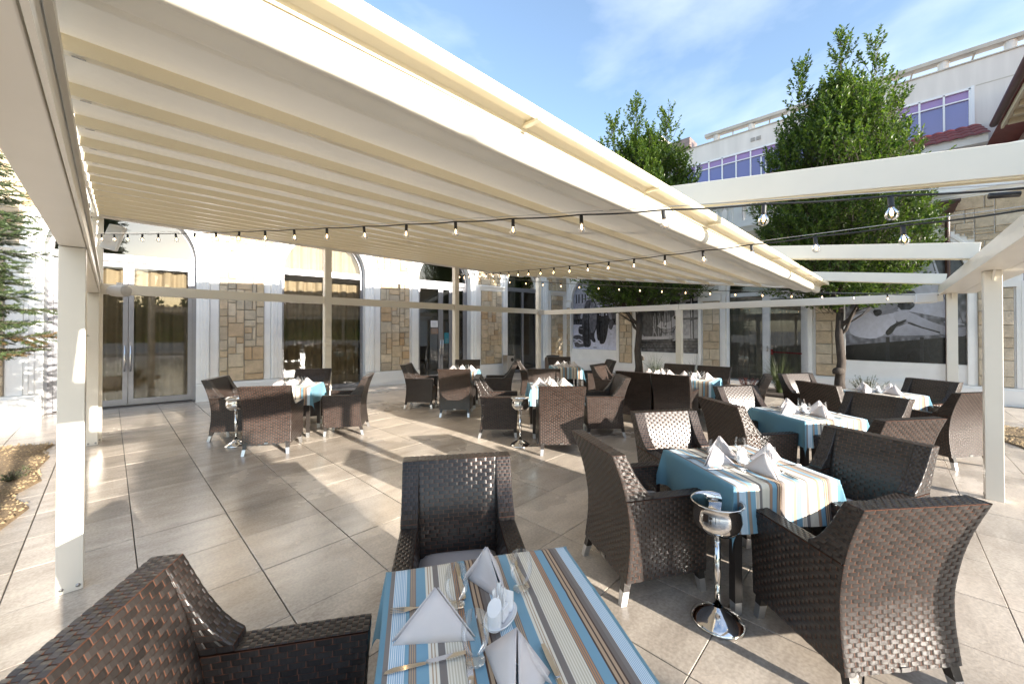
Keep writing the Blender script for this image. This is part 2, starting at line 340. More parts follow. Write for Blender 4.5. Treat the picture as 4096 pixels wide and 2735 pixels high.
for k, (ns, d, cx, cy) in enumerate(cells):
    tx, ty, dz = rnd.gauss(0, .0012), rnd.gauss(0, .0012), rnd.uniform(-.0012, .0012)
    if k < 290: link('tile', tdata, terrace, (cx, cy, dz), (tx, ty, 0))
    else:
        far.add([(x+cx, y+cy, z+dz+x*ty*-1+y*tx) for x, y, z in tm.v], tm.f)
tag(far.build('tile_field', M['tile_far'], terrace), kind='stuff')

def bed(name, poly, h=.03, pm=None, n=0, z0=-.012):
    mb = MB(); cx = sum(p[0] for p in poly)/len(poly); cy = sum(p[1] for p in poly)/len(poly)
    pts = []
    for i in range(len(poly)):   # subdivide edge
        p, q = poly[i], poly[(i+1) % len(poly)]
        for k in range(4): pts.append((p[0]+(q[0]-p[0])*k/4, p[1]+(q[1]-p[1])*k/4))
    rings = []
    for s, z in ((1, z0), (.985, z0+h*.6), (.93, z0+h), (.6, z0+h*1.2), (.25, z0+h*1.3)):
        rings.append([(cx+(p[0]-cx)*s, cy+(p[1]-cy)*s, z) for p in pts])
    n_ = len(pts); vs = [v for rg in rings for v in rg] + [(cx, cy, z0+h*1.3)]; fs = []
    for a in range(4):
        for i in range(n_): fs.append((a*n_+i, a*n_+(i+1) % n_, (a+1)*n_+(i+1) % n_, (a+1)*n_+i))
    for i in range(n_): fs.append((4*n_+i, 4*n_+(i+1) % n_, 5*n_))
    mb.add(vs, fs); o = tag(mb.build(name, pm, smooth=True), kind='structure')
    if n:
        g = MB(); rr = random.Random(len(poly)); xs = [p[0] for p in poly]; ys = [p[1] for p in poly]; k = 0
        while k < n:
            x, y = rr.uniform(min(xs), max(xs)), rr.uniform(min(ys), max(ys))
            if not inside((x, y), poly): continue
            k += 1; s = rr.uniform(.008, .02); z = z0+h*1.05; a = rr.uniform(0, 3.1)
            ca, sa = math.cos(a)*s, math.sin(a)*s
            g.add([(x+ca,y+sa,z),(x-sa*.7,y+ca*.7,z),(x-ca,y-sa,z),(x+sa*.7,y-ca*.7,z),(x+s*.1,y,z+s*.9)], [(0,1,4),(1,2,4),(2,3,4),(3,0,4)])
        g_o = tag(g.build('gravel', M['gravelm'], o, smooth=True), kind='stuff')
    return o
bed('gravel_bed', BED_L, .045, M['gravelbase'], 9000)
bed('gravel_bed', BED_R, .035, M['gravelbase'], 5000)
bed('planting_bed', BED_T, .06, M['earth'], 0)

# ------------------------------------------------------------------ pergola
PT, PP = M['paint'], M['profile']
perg = thing('pergola', 'cream metal pergola with retractable striped fabric roof over the terrace', 'pergola', (0,0,0))
def zr(y): return 2.253 + .127*y
def post(x, y, h, w=.118, base=True):
    p = MB(); p.box(x-w/2, x+w/2, y-w/2, y+w/2, 0, h); o = p.build('post', PT, perg, bevel=.004)
    s = MB()
    for dx in (-.036, .036):
        for sy in (-1, 1): s.lathe([(0,.004),(.010,.003),(.012,0)], 8, (0,0,0)); s.v[-24:] = [(x+dx+v[0], y+sy*(w/2)+sy*v[2], .03+v[1]) for v in s.v[-24:]]
    s.build('bolt', M['screw'], o, smooth=True); return o
post(-.166, 3.76, 2.17); post(-.166, 8.20, 2.17); post(5.99, -.738, 2.219); post(9.28, -.738, 2.219); post(2.68, -.738, 2.219); post(-.6, -.738, 2.219)
for x in (3.09, 6.38, 9.78): post(x, 8.24, zr(8.24)+.03, .13)
post(-.13, 8.40, zr(8.24)+.25, .12)
post(9.58, 3.62, 2.11, .13)
def beam(name, p0, p1, w, h, m=PT, bev=.005):
    mb = MB(); mb.beam(p0, p1, w, h); return mb.build(name, m, perg, bevel=bev)
beam('side_beam', (-.166,-.56,2.275), (-.166,8.28,2.275), .118, .205)
lip = MB(); lip.box(-.103, -.092, -.56, 8.28, 2.172, 2.2); lip.box(-.103,-.088,-.56,8.28,2.345,2.377); lip.build('beam_lip', PT, perg)
beam('rail', (-.10,8.24,2.24), (3.025,8.24,2.24), .075, .15); beam('rail', (3.16,8.24,2.235), (6.31,8.24,2.235), .075, .15); beam('rail', (6.45,8.24,2.23), (9.71,8.24,2.23), .075, .15)
beam('rail', (9.77,8.17,2.19), (9.58,3.62,2.185), .075, .14); beam('rail', (9.58,3.615,2.185), (9.29,-.65,2.17), .075, .14)
sc = MB()
for y in (3.28, 3.42, 3.80, 3.94):
    x = 9.58 + (y-3.62)*.042 - .0385
    sc.lathe([(0,0),(.014,0),(.016,.003)], 8); sc.v[-24:] = [(x-.002+v[2]*.5, y+v[0], 2.185+v[1]) for v in sc.v[-24:]]
sc.build('bolt_cover', M['whitep'], perg)
# back beam / gutter and front beam
bb = MB(); bb.box(-.2, 9.0, 8.17, 8.31, zr(8.24)-.015, zr(8.24)+.2); bb.box(-.2, 9.0, 8.13, 8.168, zr(8.2)+.015, zr(8.2)+.075); bb.build('back_beam', PT, perg, bevel=.006)
fb = MB()
fb.box(-.7, 9.45, -.83, -.625, 2.22, 2.25); fb.box(-.7, 9.45, -1.0, -.833, 2.22, 2.25); fb.box(-.7, 9.45, -.86, -.70, 2.252, 2.42)
fb.box(-.7, 9.45, -.622, -.60, 2.215, 2.30); fb.box(-.7, 9.45, -.622, -.608, 2.302, 2.365)
fb.build('front_beam', PT, perg, bevel=.004)
for x in (5.99, 9.28):
    g = MB(); g.prism([(x-.060,2.217),(x-.060,2.12),(x-.065,2.12),(x-.15,2.217)], -.745, -.73); g.build('bracket', PT, perg)
# rafters
for x in (3.09, 6.16, 9.25):
    y0, y1 = -.68, 8.2; o = beam('rafter', (x,y0,2.535+.127*(y0-0)), (x if x < 9 else 9.7,y1,2.535+.127*y1), .085, .165)
    g = MB()
    for k in (-.022, .0, .022): g.beam((x+k,y0,2.449+.127*y0), (x+k if x < 9 else 9.7+k,y1,2.449+.127*y1), .010, .010)
    g.build('track', PP, o)
beam('rafter', (-.16,-.6,2.545+.127*-.6), (-.16,8.2,2.545+.127*8.2), .05, .165)
for x in (-.142, 8.80): beam('guide_rail', (x,1.2,zr(1.2)+.052), (x,8.12,zr(8.12)+.052), .018, .115)
# roof: hanging profiles and fabric panels
XA, XB = -.13, 8.78
ys = [1.30 + .475*k for k in range(15)]
pm_ = MB(); pm_.box(XA, XB, -.022, .022, 0.004, .050); pd = pm_.data('profile', PP)
caps = MB(); caps.box(XA+.045,XA+.075,-.005,.005,-.0015,-.0003); capd = caps.data('screw', M['screw'])
for y in ys:
    if y > 8.1: continue
    o = link('profile', pd, perg, (0, y, zr(y)), (R(7.2), 0, 0)); link('screw', capd, o)
def panel(y0, y1, sag, name='fabric_panel'):
    mb = MB(); nx, ny = 40, 12; rr = random.Random(int(y0*100)); ph = rr.uniform(0, 6)
    for j in range(ny+1):
        t = j/ny; y = y0+(y1-y0)*t
        for i in range(nx+1):
            x = XA+.012+(XB-XA-.024)*i/nx
            z = zr(y)+.058 - sag*math.sin(math.pi*t)*(1+.10*math.sin(x*2.1+ph)+.05*math.sin(x*5.3+ph))
            mb.v.append((x, y, z))
    for j in range(ny):
        for i in range(nx):
            q = j*(nx+1)+i; mb.f.append((q, q+1, q+nx+2, q+nx+1)); mb.m.append(0)
    return mb.build(name, M['fabric'], perg, smooth=True)
for k in range(len(ys)-1):
    if ys[k+1] > 8.1: break
    panel(ys[k], ys[k+1], .014 + .03*math.exp(-k*.9))
panel(ys[14], 8.16, .01)
# front fold: drape profile swept along x
prof = [(.905,2.435),(.885,2.41),(.872,2.375),(.875,2.335),(.895,2.305),(.93,2.302),(.96,2.318),(.98,2.335),(1.0,2.338),(1.03,2.325),(1.07,2.318),(1.11,2.335),(1.14,2.36),(1.16,2.368),(1.19,2.360),(1.23,2.365),(1.275,2.40),(1.30,2.425)]
# smooth the profile
pp = prof
for _ in range(2):
    q = [pp[0]]
    for a_, b_ in zip(pp, pp[1:]): q += [(a_[0]*.75+b_[0]*.25, a_[1]*.75+b_[1]*.25), (a_[0]*.25+b_[0]*.75, a_[1]*.25+b_[1]*.75)]
    pp = q + [pp[-1]]
mb = MB(); nx = 70
lipy = lambda x: .955-.0245*(x-.4)
skew = lambda x, y: lipy(x)+(y-.78)*(1.30-lipy(x))/(1.30-.78)
for y, z in pp:
    for i in range(nx+1):
        x = XA+.01+(XB-XA-.02)*i/nx
        mb.v.append((x, skew(x, y)+.004*math.sin(x*1.7+z*40), z+.006*math.sin(x*.9+y*9)+.003*math.sin(x*4.1+y*20)))
for j in range(len(pp)-1):
    for i in range(nx):
        q = j*(nx+1)+i; mb.f.append((q, q+1, q+nx+2, q+nx+1)); mb.m.append(0)
mb.build('fabric_fold', M['fabric'], perg, smooth=True)
fr = MB(); 
sec = [(.765,2.475),(.765,2.432),(.772,2.428),(.785,2.436),(.84,2.440),(.868,2.425),(.875,2.405),(.90,2.41),(.92,2.45),(.92,2.475),(.84,2.485)]
n = len(sec)
fr.add([(XA-.03,skew(XA,y),z) for y,z in sec]+[(XB+.05,skew(XB,y),z) for y,z in sec], [tuple(range(n)), tuple(range(2*n-1,n-1,-1))]+[(i,n+i,n+(i+1)%n,(i+1)%n) for i in range(n)])
fr.build('leading_profile', PP, perg)
for x in (1.1, 2.1, 3.1, 4.1, 5.1, 6.1, 7.1, 8.1, 8.6):
    sp = MB(); sp.box(x-.010,x+.010,lipy(x)-.019,lipy(x)+.10,2.421,2.432); sp.build('clip', PP, perg)

# ------------------------------------------------------------------ arcade buildings
def sweep(mb, path, prof, mi=0):
    """path: list of (x,z,nx,nz) with the outward direction in the wall plane; prof: list of (d, y)"""
    P = [[(x+nx*d, y, z+nz*d) for d, y in prof] for x, z, nx, nz in path]; k = len(prof); o = len(mb.v)
    for r_ in P: mb.v.extend(r_)
    for i in range(len(P)-1):
        for j in range(k-1): mb.f.append((o+i*k+j, o+(i+1)*k+j, o+(i+1)*k+j+1, o+i*k+j+1)); mb.m.append(mi)
def arch_path(x0, x1, zb, spring, n=22, legs=True):
    r = (x1-x0)/2; cx = (x0+x1)/2; p = []
    if legs: p.append((x0, zb, -1, 0))
    for k in range(n+1):
        a = math.pi - math.pi*k/n; p.append((cx+r*math.cos(a), spring+r*math.sin(a), math.cos(a), math.sin(a)))
    if legs: p.append((x1, zb, 1, 0))
    return p
def wall_bay(mb, x0, x1, z1, op, depth, n=22):
    """front face between x0..x1 with arched opening op = (a0, a1, spring, zbase)"""
    a0, a1, sp_, zb = op; cx = (a0+a1)/2; r = (a1-a0)/2
    mb.quad((x0,0,0),(a0,0,0),(a0,0,z1),(x0,0,z1)); mb.quad((a1,0,0),(x1,0,0),(x1,0,z1),(a1,0,z1))
    if zb > 0: mb.quad((a0,0,0),(a1,0,0),(a1,0,zb),(a0,0,zb)); mb.quad((a0,0,zb),(a1,0,zb),(a1,depth,zb),(a0,depth,zb))
    pts = [(cx+r*math.cos(math.pi-math.pi*k/n), sp_+r*math.sin(math.pi-math.pi*k/n)) for k in range(n+1)]
    for p, q in zip(pts, pts[1:]): mb.quad((p[0],0,p[1]),(q[0],0,q[1]),(q[0],0,z1),(p[0],0,z1))
    full = [(a0, zb)] + pts + [(a1, zb)]
    for p, q in zip(full, full[1:]): mb.quad((p[0],0,p[1]),(p[0],depth,p[1]),(q[0],depth,q[1]),(q[0],0,q[1]))
def ashlar(w, h, cell, rr, maxw, maxh, minw=1):
    nx, ny = max(1, round(w/cell)), max(1, round(h/cell)); g = [[0]*nx for _ in range(ny)]; out = []
    for j in range(ny):
        for i in range(nx):
            if g[j][i]: continue
            ww = rr.randint(minw, maxw); hh = rr.randint(1 if maxh < 3 else 2, maxh)
            k = 0
            while k < ww and i+k < nx and not g[j][i+k]: k += 1
            if nx-(i+k) == 1 and k == ww and not g[j][i+k]: k += 1
            hh = min(hh, ny-j)
            if ny-(j+hh) == 1: hh += 1
            for b_ in range(hh):
                for a_ in range(k): g[j+b_][i+a_] = 1
            out.append((i*w/nx, j*h/ny, k*w/nx, hh*h/ny))
    return out
stone_cache = {}
def stone_data(w, h, m, key, rr):
    k = (round(w, 3), round(h, 3), key, rr.randint(0, 2))
    if k not in stone_cache:
        g = .008; c_ = .010; d = rr.choice((.030, .038, .046)); mb = MB()
        x0, x1, z0, z1 = g, w-g, g, h-g; j = lambda: rr.uniform(-.004, .004)
        mb.add([(x0+j(),0,z0+j()),(x1+j(),0,z0+j()),(x1+j(),0,z1+j()),(x0+j(),0,z1+j()),
                (x0,-d*.7,z0),(x1,-d*.7,z0),(x1,-d*.7,z1),(x0,-d*.7,z1),
                (x0+c_,-d+j(),z0+c_),(x1-c_,-d+j(),z0+c_),(x1-c_,-d+j(),z1-c_),(x0+c_,-d+j(),z1-c_)],
               [(0,1,5,4),(1,2,6,5),(2,3,7,6),(3,0,4,7),(4,5,9,8),(5,6,10,9),(6,7,11,10),(7,4,8,11),(8,9,10,11)])
        stone_cache[k] = mb.data('stone', m)
    return stone_cache[k]
IMP = [(0,0),(-.02,0),(-.025,.04),(-.05,.055),(-.05,.075),(-.085,.12),(-.11,.13),(-.11,.165),(0,.165)]   # (y,z) moulding
def cornice(mb, x0, x1, z, sc_=1.0, y=0):
    pr = [(y+a*sc_, z+b_*sc_) for a, b_ in IMP]; e = [abs(a)*sc_ for a, b_ in IMP]
    o = len(mb.v)
    for k, (a, b_) in enumerate(pr): mb.v.append((x0-e[k], a, b_)); mb.v.append((x1+e[k], a, b_))
    for k in range(len(pr)-1): mb.f.append((o+2*k, o+2*k+1, o+2*k+3, o+2*k+2)); mb.m.append(0)
    for s_ in (0, 1): mb.f.append(tuple(o+2*k+s_ for k in range(len(pr)))); mb.m.append(0)
ARCHI = [(.0,.02),(.0,-.03),(.05,-.045),(.10,-.045),(.11,-.07),(.17,-.07),(.18,-.09),(.23,-.09),(.25,0)]

# ---- left wing (faces the pergola)
LW = thing('arcade_building', 'cream arcade wing with yellow stone pillars and tall arched glass doors', 'building', (0,11.61,0), -8.05)
S = lambda x: x/.9901
lp = [(-2.3,-1.36),(1.80,2.68),(5.58,6.46),(9.10,9.98),(12.47,13.1)]
ops = [(-.88,1.38),(3.07,5.14),(6.77,8.67),(10.26,12.02)]
LWs = [tuple(S(v) for v in p) for p in lp]; LOp = [tuple(S(v) for v in p) for p in ops]
TOPL = 6.4; wl = MB(); mids = [S(-1.8)]+[(LOp[i][1]+LOp[i+1][0])/2 for i in range(3)]+[S(13.62)]
SPR = 3.22
for i, (a0, a1) in enumerate(LOp): wall_bay(wl, mids[i], mids[i+1], TOPL, (a0, a1, SPR, 0), .30)
wl.quad((S(-9),0,0),(mids[0],0,0),(mids[0],0,TOPL),(S(-9),0,TOPL)); wl.quad((S(-9),0,TOPL),(mids[-1],0,TOPL),(mids[-1],6,TOPL),(S(-9),6,TOPL))
wl.build('wall', M['plaster'], LW)
tr_ = MB()
for a0, a1 in LOp: sweep(tr_, arch_path(a0, a1, .42, SPR), ARCHI)
for a, b_ in zip(mids, mids[1:]): pass
tr_.build('arch_moulding', M['trim'], LW, smooth=False)
edges = [S(-9)]+[e for o_ in LOp for e in o_]+[mids[-1]]
for k in range(0, len(edges), 2):
    pl = MB(); pl.box(edges[k]+(0.002 if k else 0), edges[k+1]-.002, -.12, -.002, 0, .36); pl.box(edges[k]+.01, edges[k+1]-.01, -.10, -.002, .3605, .40); pl.build('plinth', M['trim'], LW)
rr = random.Random(11); stuff = MB()
for i, (x0, x1) in enumerate(LWs):
    p = MB(); p.box(x0, x1, -.03, -.002, .41, 3.02); pil = p.build('pillar', M['mortar'], LW)
    for (sx, sz, w, h) in ashlar(x1-x0, 2.60, .082 if i in (1, 2) else .093, rr, 4, 4 if i in (1, 2) else 3, 2):
        link('stone', stone_data(w, h, M['stone'], 'y', rr), pil, (x0+sx, -.03, .415+sz))
    c_ = MB(); cornice(c_, x0-.03, x1+.03, 3.03, 1.0, -.03); c_.build('cornice', M['trim'], LW)
    cx = (x0+x1)/2   # spandrel stones above the cornice, clear of the arch mouldings
    todo = ashlar(1.7, 3.1, .10, rr, 4, 3, 2)
    for (sx, sz, w, h) in todo:
        xa, xb, za, zb = cx-.85+sx, cx-.85+sx+w, 3.22+sz, 3.22+sz+h; ok = True
        for a0, a1 in LOp:
            r_ = (a1-a0)/2+.30; ac = (a0+a1)/2
            for px_ in (xa, xb):
                for pz_ in (za, zb):
                    if math.hypot(px_-ac, max(pz_-SPR, 0)) < r_: ok = False
        if not ok and h > .101 or not ok and w > .101: todo += [(sx+w*.5*a_, sz+h*.5*b_, w*.5, h*.5) for a_ in (0, 1) for b_ in (0, 1)]
        if ok and xa > S(-3.5) and xb < S(13.4):
            d = stone_data(w, h, M['stone'], 'y', rr)
            stuff.add([(v.co.x+xa, v.co.y-.002, v.co.z+za) for v in d.vertices], [tuple(q.vertices) for q in d.polygons])
tag(stuff.build('spandrel_stones', M['stone'], LW), kind='stuff')
for k, (a0, a1) in enumerate(LOp):   # raised flat panels beside the pillars
    l0 = LWs[k][1]; r0 = LWs[k+1][0]
    for xa, xb in ((l0+.015, a0-.26), (a1+.26, r0-.015)):
        pan = MB(); pan.box(xa, xb, -.022, -.002, .41, 3.10); pan.build('pilaster_panel', M['plaster'], LW)
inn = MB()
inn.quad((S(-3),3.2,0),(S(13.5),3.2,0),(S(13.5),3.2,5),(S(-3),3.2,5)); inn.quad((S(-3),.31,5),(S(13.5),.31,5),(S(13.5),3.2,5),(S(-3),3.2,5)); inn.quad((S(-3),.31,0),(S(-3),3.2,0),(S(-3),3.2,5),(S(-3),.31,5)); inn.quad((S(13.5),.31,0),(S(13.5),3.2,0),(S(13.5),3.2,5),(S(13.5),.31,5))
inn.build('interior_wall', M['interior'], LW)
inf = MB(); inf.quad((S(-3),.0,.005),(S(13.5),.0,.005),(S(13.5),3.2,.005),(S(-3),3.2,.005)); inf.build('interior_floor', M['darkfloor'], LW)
# glazing
YG = .24
def bar(mb, x0, x1, z0, z1, y=YG, t=.06): mb.box(x0, x1, y-t/2, y+t/2, z0, z1)
def arch_frame(mb, a0, a1, sp_, w, t=.06):
    sweep(mb, arch_path(a0, a1, 0, sp_, 22, True), [(0,YG+t/2),(0,YG-t/2),(-w,YG-t/2),(-w,YG+t/2)])
def arch_pane(mb, a0, a1, sp_, ins, zb):
    r_ = (a1-a0)/2-ins; cx = (a0+a1)/2; n_ = 20
    vs = [(cx+r_*math.cos(math.pi-math.pi*k/n_), YG, sp_+r_*math.sin(math.pi-math.pi*k/n_)) for k in range(n_+1)]
    vs = [(a0+ins, YG, zb)] + vs + [(a1-ins, YG, zb)]; mb.add(vs, [tuple(range(len(vs)))])
def curtain(parent, x0, x1, z0, z1, y, amp=.045, freq=26, m=None, seed=0):
    mb = MB(); n_ = int((x1-x0)*90); rr_ = random.Random(seed); ph = [rr_.uniform(0, 6) for _ in range(3)]
    for zz in (z0, z0+(z1-z0)*.5, z1):
        for i in range(n_+1):
            x = x0+(x1-x0)*i/n_; k = (1.0 if zz == z1 else .8 if zz == z0 else .9)
            mb.v.append((x+.01*math.sin(zz*3), y+amp*k*(math.sin(x*freq+ph[0])+.5*math.sin(x*freq*.53+ph[1])+.25*math.sin(x*freq*2.1+ph[2])), zz))
    for j in range(2):
        for i in range(n_): q = j*(n_+1)+i; mb.f.append((q, q+1, q+n_+2, q+n_+1)); mb.m.append(0)
    return mb.build('curtain', m or M['curtain'], parent, smooth=True)
def handle(parent, x, z0=.75, z1=1.3, y=YG-.11):
    h = MB(); h.tube([(x,y,z0),(x,y,z1)], .014, 10)
    for z in (z0+.09, z1-.09): h.tube([(x,y,z),(x,YG-.03,z)], .009, 8)
    h.build('handle', M['chrome'], parent, smooth=True)
GF = M['grey_frame']
for k, (a0, a1) in enumerate(LOp):
    cx = (a0+a1)/2; fr_ = MB(); arch_frame(fr_, a0, a1, SPR, .07)
    door = k in (0, 2)
    zt = 3.08
    bar(fr_, a0+.07, a1-.07, zt+.02, zt+.17)
    if door:
        xs = [(a0+.07, a0+.07+(a1-a0-.14)*.5), (a0+.07+(a1-a0-.14)*.5, a1-.07)] if k == 0 else [(a0+.07, a0+.90), (a0+.90, a1-.62), (a1-.55, a1-.07)]
        if k == 2: bar(fr_, a1-.62, a1-.55, 0, zt+.02)
        W = fr_.build('door', GF, LW)
        for li, (x0, x1) in enumerate(xs):
            lf = MB(); f = .085
            bar(lf, x0+.004, x0+f, .02, zt, t=.05); bar(lf, x1-f, x1-.004, .02, zt, t=.05); bar(lf, x0+f, x1-f, .02, .15, t=.05); bar(lf, x0+f, x1-f, zt-.10, zt, t=.05)
            lo = lf.build('door_leaf', GF, W)
            g = MB(); g.quad((x0+f-.005,YG,.145),(x1-f+.005,YG,.145),(x1-f+.005,YG,zt-.095),(x0+f-.005,YG,zt-.095)); g.build('pane', M['pane'], W)
        handle(W, xs[0][1]-.045); handle(W, xs[1][0]+.045)
        lk = MB(); lk.box(xs[1][0]-.06,xs[1][0]-.03,YG-.04,YG-.026,.92,1.0); lk.build('lock_plate', M['steel'], W)
    else:
        xm = a0+(a1-a0)*(.53 if k == 1 else .52); bar(fr_, xm-.05, xm+.05, .10, zt+.02)
        bar(fr_, a0+.07, a1-.07, 0, .10)
        if k == 1: bar(fr_, xm-.04, xm+.04, zt+.17, SPR+(a1-a0)/2-.07)
        W = fr_.build('window', GF, LW)
        g = MB(); g.quad((a0+.065,YG,.095),(xm-.045,YG,.095),(xm-.045,YG,zt+.025),(a0+.065,YG,zt+.025)); g.build('pane', M['pane'], W)
        g = MB(); g.quad((xm+.045,YG,.095),(a1-.065,YG,.095),(a1-.065,YG,zt+.025),(xm+.045,YG,zt+.025)); g.build('pane', M['pane'], W)
    g = MB(); arch_pane(g, a0, a1, SPR, .065, zt+.165); g.build('fanlight_pane', M['fanlight'] if k == 0 else M['pane'], W)
    if k == 0: curtain(W, a0+.08, a1-.08, .05, 2.96, .42, seed=1)
    if k == 1: curtain(W, a0+.06, a0+1.12, .05, 2.95, .42, seed=2); curtain(W, a0+1.12, a1-.06, .05, 2.95, .44, seed=3); curtain(W, a0+.04, a1-.04, 3.22, 4.25, .42, seed=9)
    if k == 2: curtain(W, a0+.02, a0+.16, .05, 4.2, .5, seed=4)
    if k == 3: curtain(W, a0+.5, a0+.9, .05, 4.2, .6, seed=5, m=M['curtain_grey'])
    if k == 2:   # notices on the door glass
        x0 = xs[0][1]
        for (nx_, nz_, w_, h_, mm) in ((x0-.36, 1.72, .26, .22, M['paper']), (x0-.35, 1.50, .26, .18, mat('brown_card', (.30,.20,.14), .8)), (x0+.14, 1.18, .2, .36, mat('blue_card', (.03,.20,.26), .7))):
            q = MB(); q.box(nx_, nx_+w_, YG-.012, YG-.006, nz_, nz_+h_, 0)
            for t_ in range(5): q.box(nx_+.04, nx_+w_-.04-.02*(t_ % 2), YG-.0135, YG-.0121, nz_+.04+t_*.028, nz_+.046+t_*.028, 1)
            q.build('notice', [mm, mat('print_grey', (.35,.35,.37), .8)], W)
        u = MB(); u.lathe([(.0,.0),(.30,0),(.33,.08),(.34,.5),(.30,.56),(.25,.58),(0,.58)], 20, (x0-.2, 1.5, .006)); u.build('dark_tub', mat('dark_tub_stone', (.035,.028,.024), .8, var=.4, vscale=40), LW, smooth=True)
# balustrade on the left wing
BAL = [(.075,0),(.075,.04),(.05,.06),(.045,.09),(.07,.16),(.075,.22),(.055,.32),(.04,.40),(.05,.44),(.07,.46),(.07,.5)]

# ---- right wing (murals)
RW = thing('mural_building', 'cream arcade wing with sand block pillars, murals in its arches and a balustrade on top', 'building', (13.45,0,0), -90)
rp_ = [(-12.2,-11.7),(-9.9,-9.55),(-7.30,-6.80),(-4.32,-3.82),(-1.41,-.83),(1.45,1.95),(4.35,4.85)]   # local x = -Y
ro = [('mural',-9.50,-7.42),('mural',-6.50,-4.46),('door',-3.65,-1.58),('mural',-.80,1.30),('mural',2.08,4.15)]
SR = 2.85; TOPR = 4.62
wr = MB(); rm = [-9.62]+[(ro[i][2]+ro[i+1][1])/2 for i in range(4)]+[4.6]
for i, (t_, a0, a1) in enumerate(ro): wall_bay(wr, rm[i], rm[i+1], TOPR, (a0, a1, SR, 0 if t_ == 'door' else .84), .16)
wr.quad((4.6,0,0),(12,0,0),(12,0,TOPR),(4.6,0,TOPR)); wr.build('wall', M['plaster'], RW)
tr_ = MB(); sc2 = [(d*.95, y) for d, y in ARCHI]
for t_, a0, a1 in ro: sweep(tr_, arch_path(a0, a1, 2.86, SR, legs=False), sc2)
for t_, a0, a1 in ro:
    for e, s_ in ((a0, -1), (a1, 1)):
        x0, x1 = sorted((e+s_*.005, e+s_*.10)); tr_.box(x0, x1, -.05, -.002, .40, 2.68)
        tr_.box(min(e,e+s_*.03), max(e,e+s_*.03), -.065, -.0505, .40, 2.68)
tr_.build('arch_moulding', M['trim'], RW)
e_ = [-9.62, -3.66, -1.57, 12]
for k in (0, 2):
    pl = MB(); pl.box(e_[k], e_[k+1], -.10, -.002, 0, .34); pl.box(e_[k], e_[k+1], -.07, -.002, .3405, .39); pl.build('plinth', M['trim'], RW)
for x0 in (-8.9, -.3):
    pl = MB(); pl.box(x0, x0+.62, -.106, -.1005, .05, .30)
    for t_ in range(5): pl.box(x0, x0+.62, -.114, -.1065, .06+t_*.05, .085+t_*.05)
    pl.build('wall_vent', M['trim'], RW)
rr = random.Random(5); bstuff = MB()
for i, (x0, x1) in enumerate(rp_):
    if i < 1: continue
    p = MB(); p.box(x0, x1, -.03, -.002, .40, 2.55); pil = p.build('pillar', M['mortar'], RW); z = .41
    while z < 2.5:
        h = min(rr.choice((.22,.27,.31,.35)), 2.545-z); 
        if 2.545-z-h < .12: h = 2.545-z
        sp2 = rr.choice((.42, .5, .6, 1)) if h < .34 else rr.choice((.4,.6)); w = x1-x0
        for (a, b_) in ([(0, sp2), (sp2, 1)] if sp2 < 1 else [(0, 1)]):
            if b_-a > .02: link('stone_block', stone_data((b_-a)*w, h, M['block'], 'b', rr), pil, (x0+a*w, -.03, z))
        z += h
    c_ = MB(); c_.box(x0-.05, x1+.05, -.09, -.002, 2.56, 2.76); cornice(c_, x0-.06, x1+.06, 2.765, .75, -.03); c_.build('cornice', M['trim'], RW)
    cx = (x0+x1)/2
todo = ashlar(14.2, 1.75, .145, rr, 4, 2, 2)
for (sx, sz, w, h) in todo:
    xa, xb, za, zb = -9.6+sx, -9.6+sx+w, 2.88+sz, 2.88+sz+h; ok = True
    for t_, a0, a1 in ro:
        r_ = (a1-a0)/2+.26; ac = (a0+a1)/2
        for px_ in (xa, xb, (xa+xb)/2):
            for pz_ in (za, zb):
                if math.hypot(px_-ac, pz_-SR) < r_: ok = False
    for q0, q1 in rp_:
        if xb > q0-.1 and xa < q1+.1 and za < 2.98: ok = None
    if ok is False and (h > .12 or w > .12): todo += [(sx+w*.5*a_, sz+h*.5*b_, w*.5, h*.5) for a_ in (0, 1) for b_ in (0, 1)]
    if ok:
        d = stone_data(w, h, M['block'], 'b', rr); bstuff.add([(v.co.x+xa, v.co.y-.002, v.co.z+za) for v in d.vertices], [tuple(q.vertices) for q in d.polygons])
tag(bstuff.build('spandrel_blocks', M['block'], RW), kind='stuff')
co = MB(); cornice(co, -9.62, 12, 4.60, 1.2, 0); co.box(-9.62, 12, -.06, .3, 4.80, 4.98); co.build('terrace_cornice', M['trim'], RW)
bl = MB(); bl.lathe(BAL, 12); bld = bl.data('baluster', M['trim'], True)
bq = MB(); bq.box(-.095,.095,-.075,.075,0,.05); bq.box(-.095,.095,-.075,.075,.46,.52); bq.lathe([(.06,.05),(.075,.12),(.08,.2),(.06,.32),(.055,.40),(.085,.46)],10); bqd = bq.data('baluster', M['trim'])
for k in range(66): 
    x = -9.5+k*.27
    if k % 12 == 11: continue
    link('baluster', bqd, RW, (x, .10, 4.98))
rl = MB(); rl.box(-9.62, 9, -.03, .23, 5.502, 5.60); rl.box(-9.62, 9, -.05, .25, 5.602, 5.66)
for k in range(6):
    x = -9.5+(11+12*k)*.27; rl.box(x-.11, x+.11, -.04, .24, 4.983, 5.50)
rl.build('balustrade_rail', M['trim'], RW)
rf = MB(); rf.box(-9.6, 12, .3, 10.5, 4.6, 4.9); rf.build('terrace_roof', M['slab'], RW)
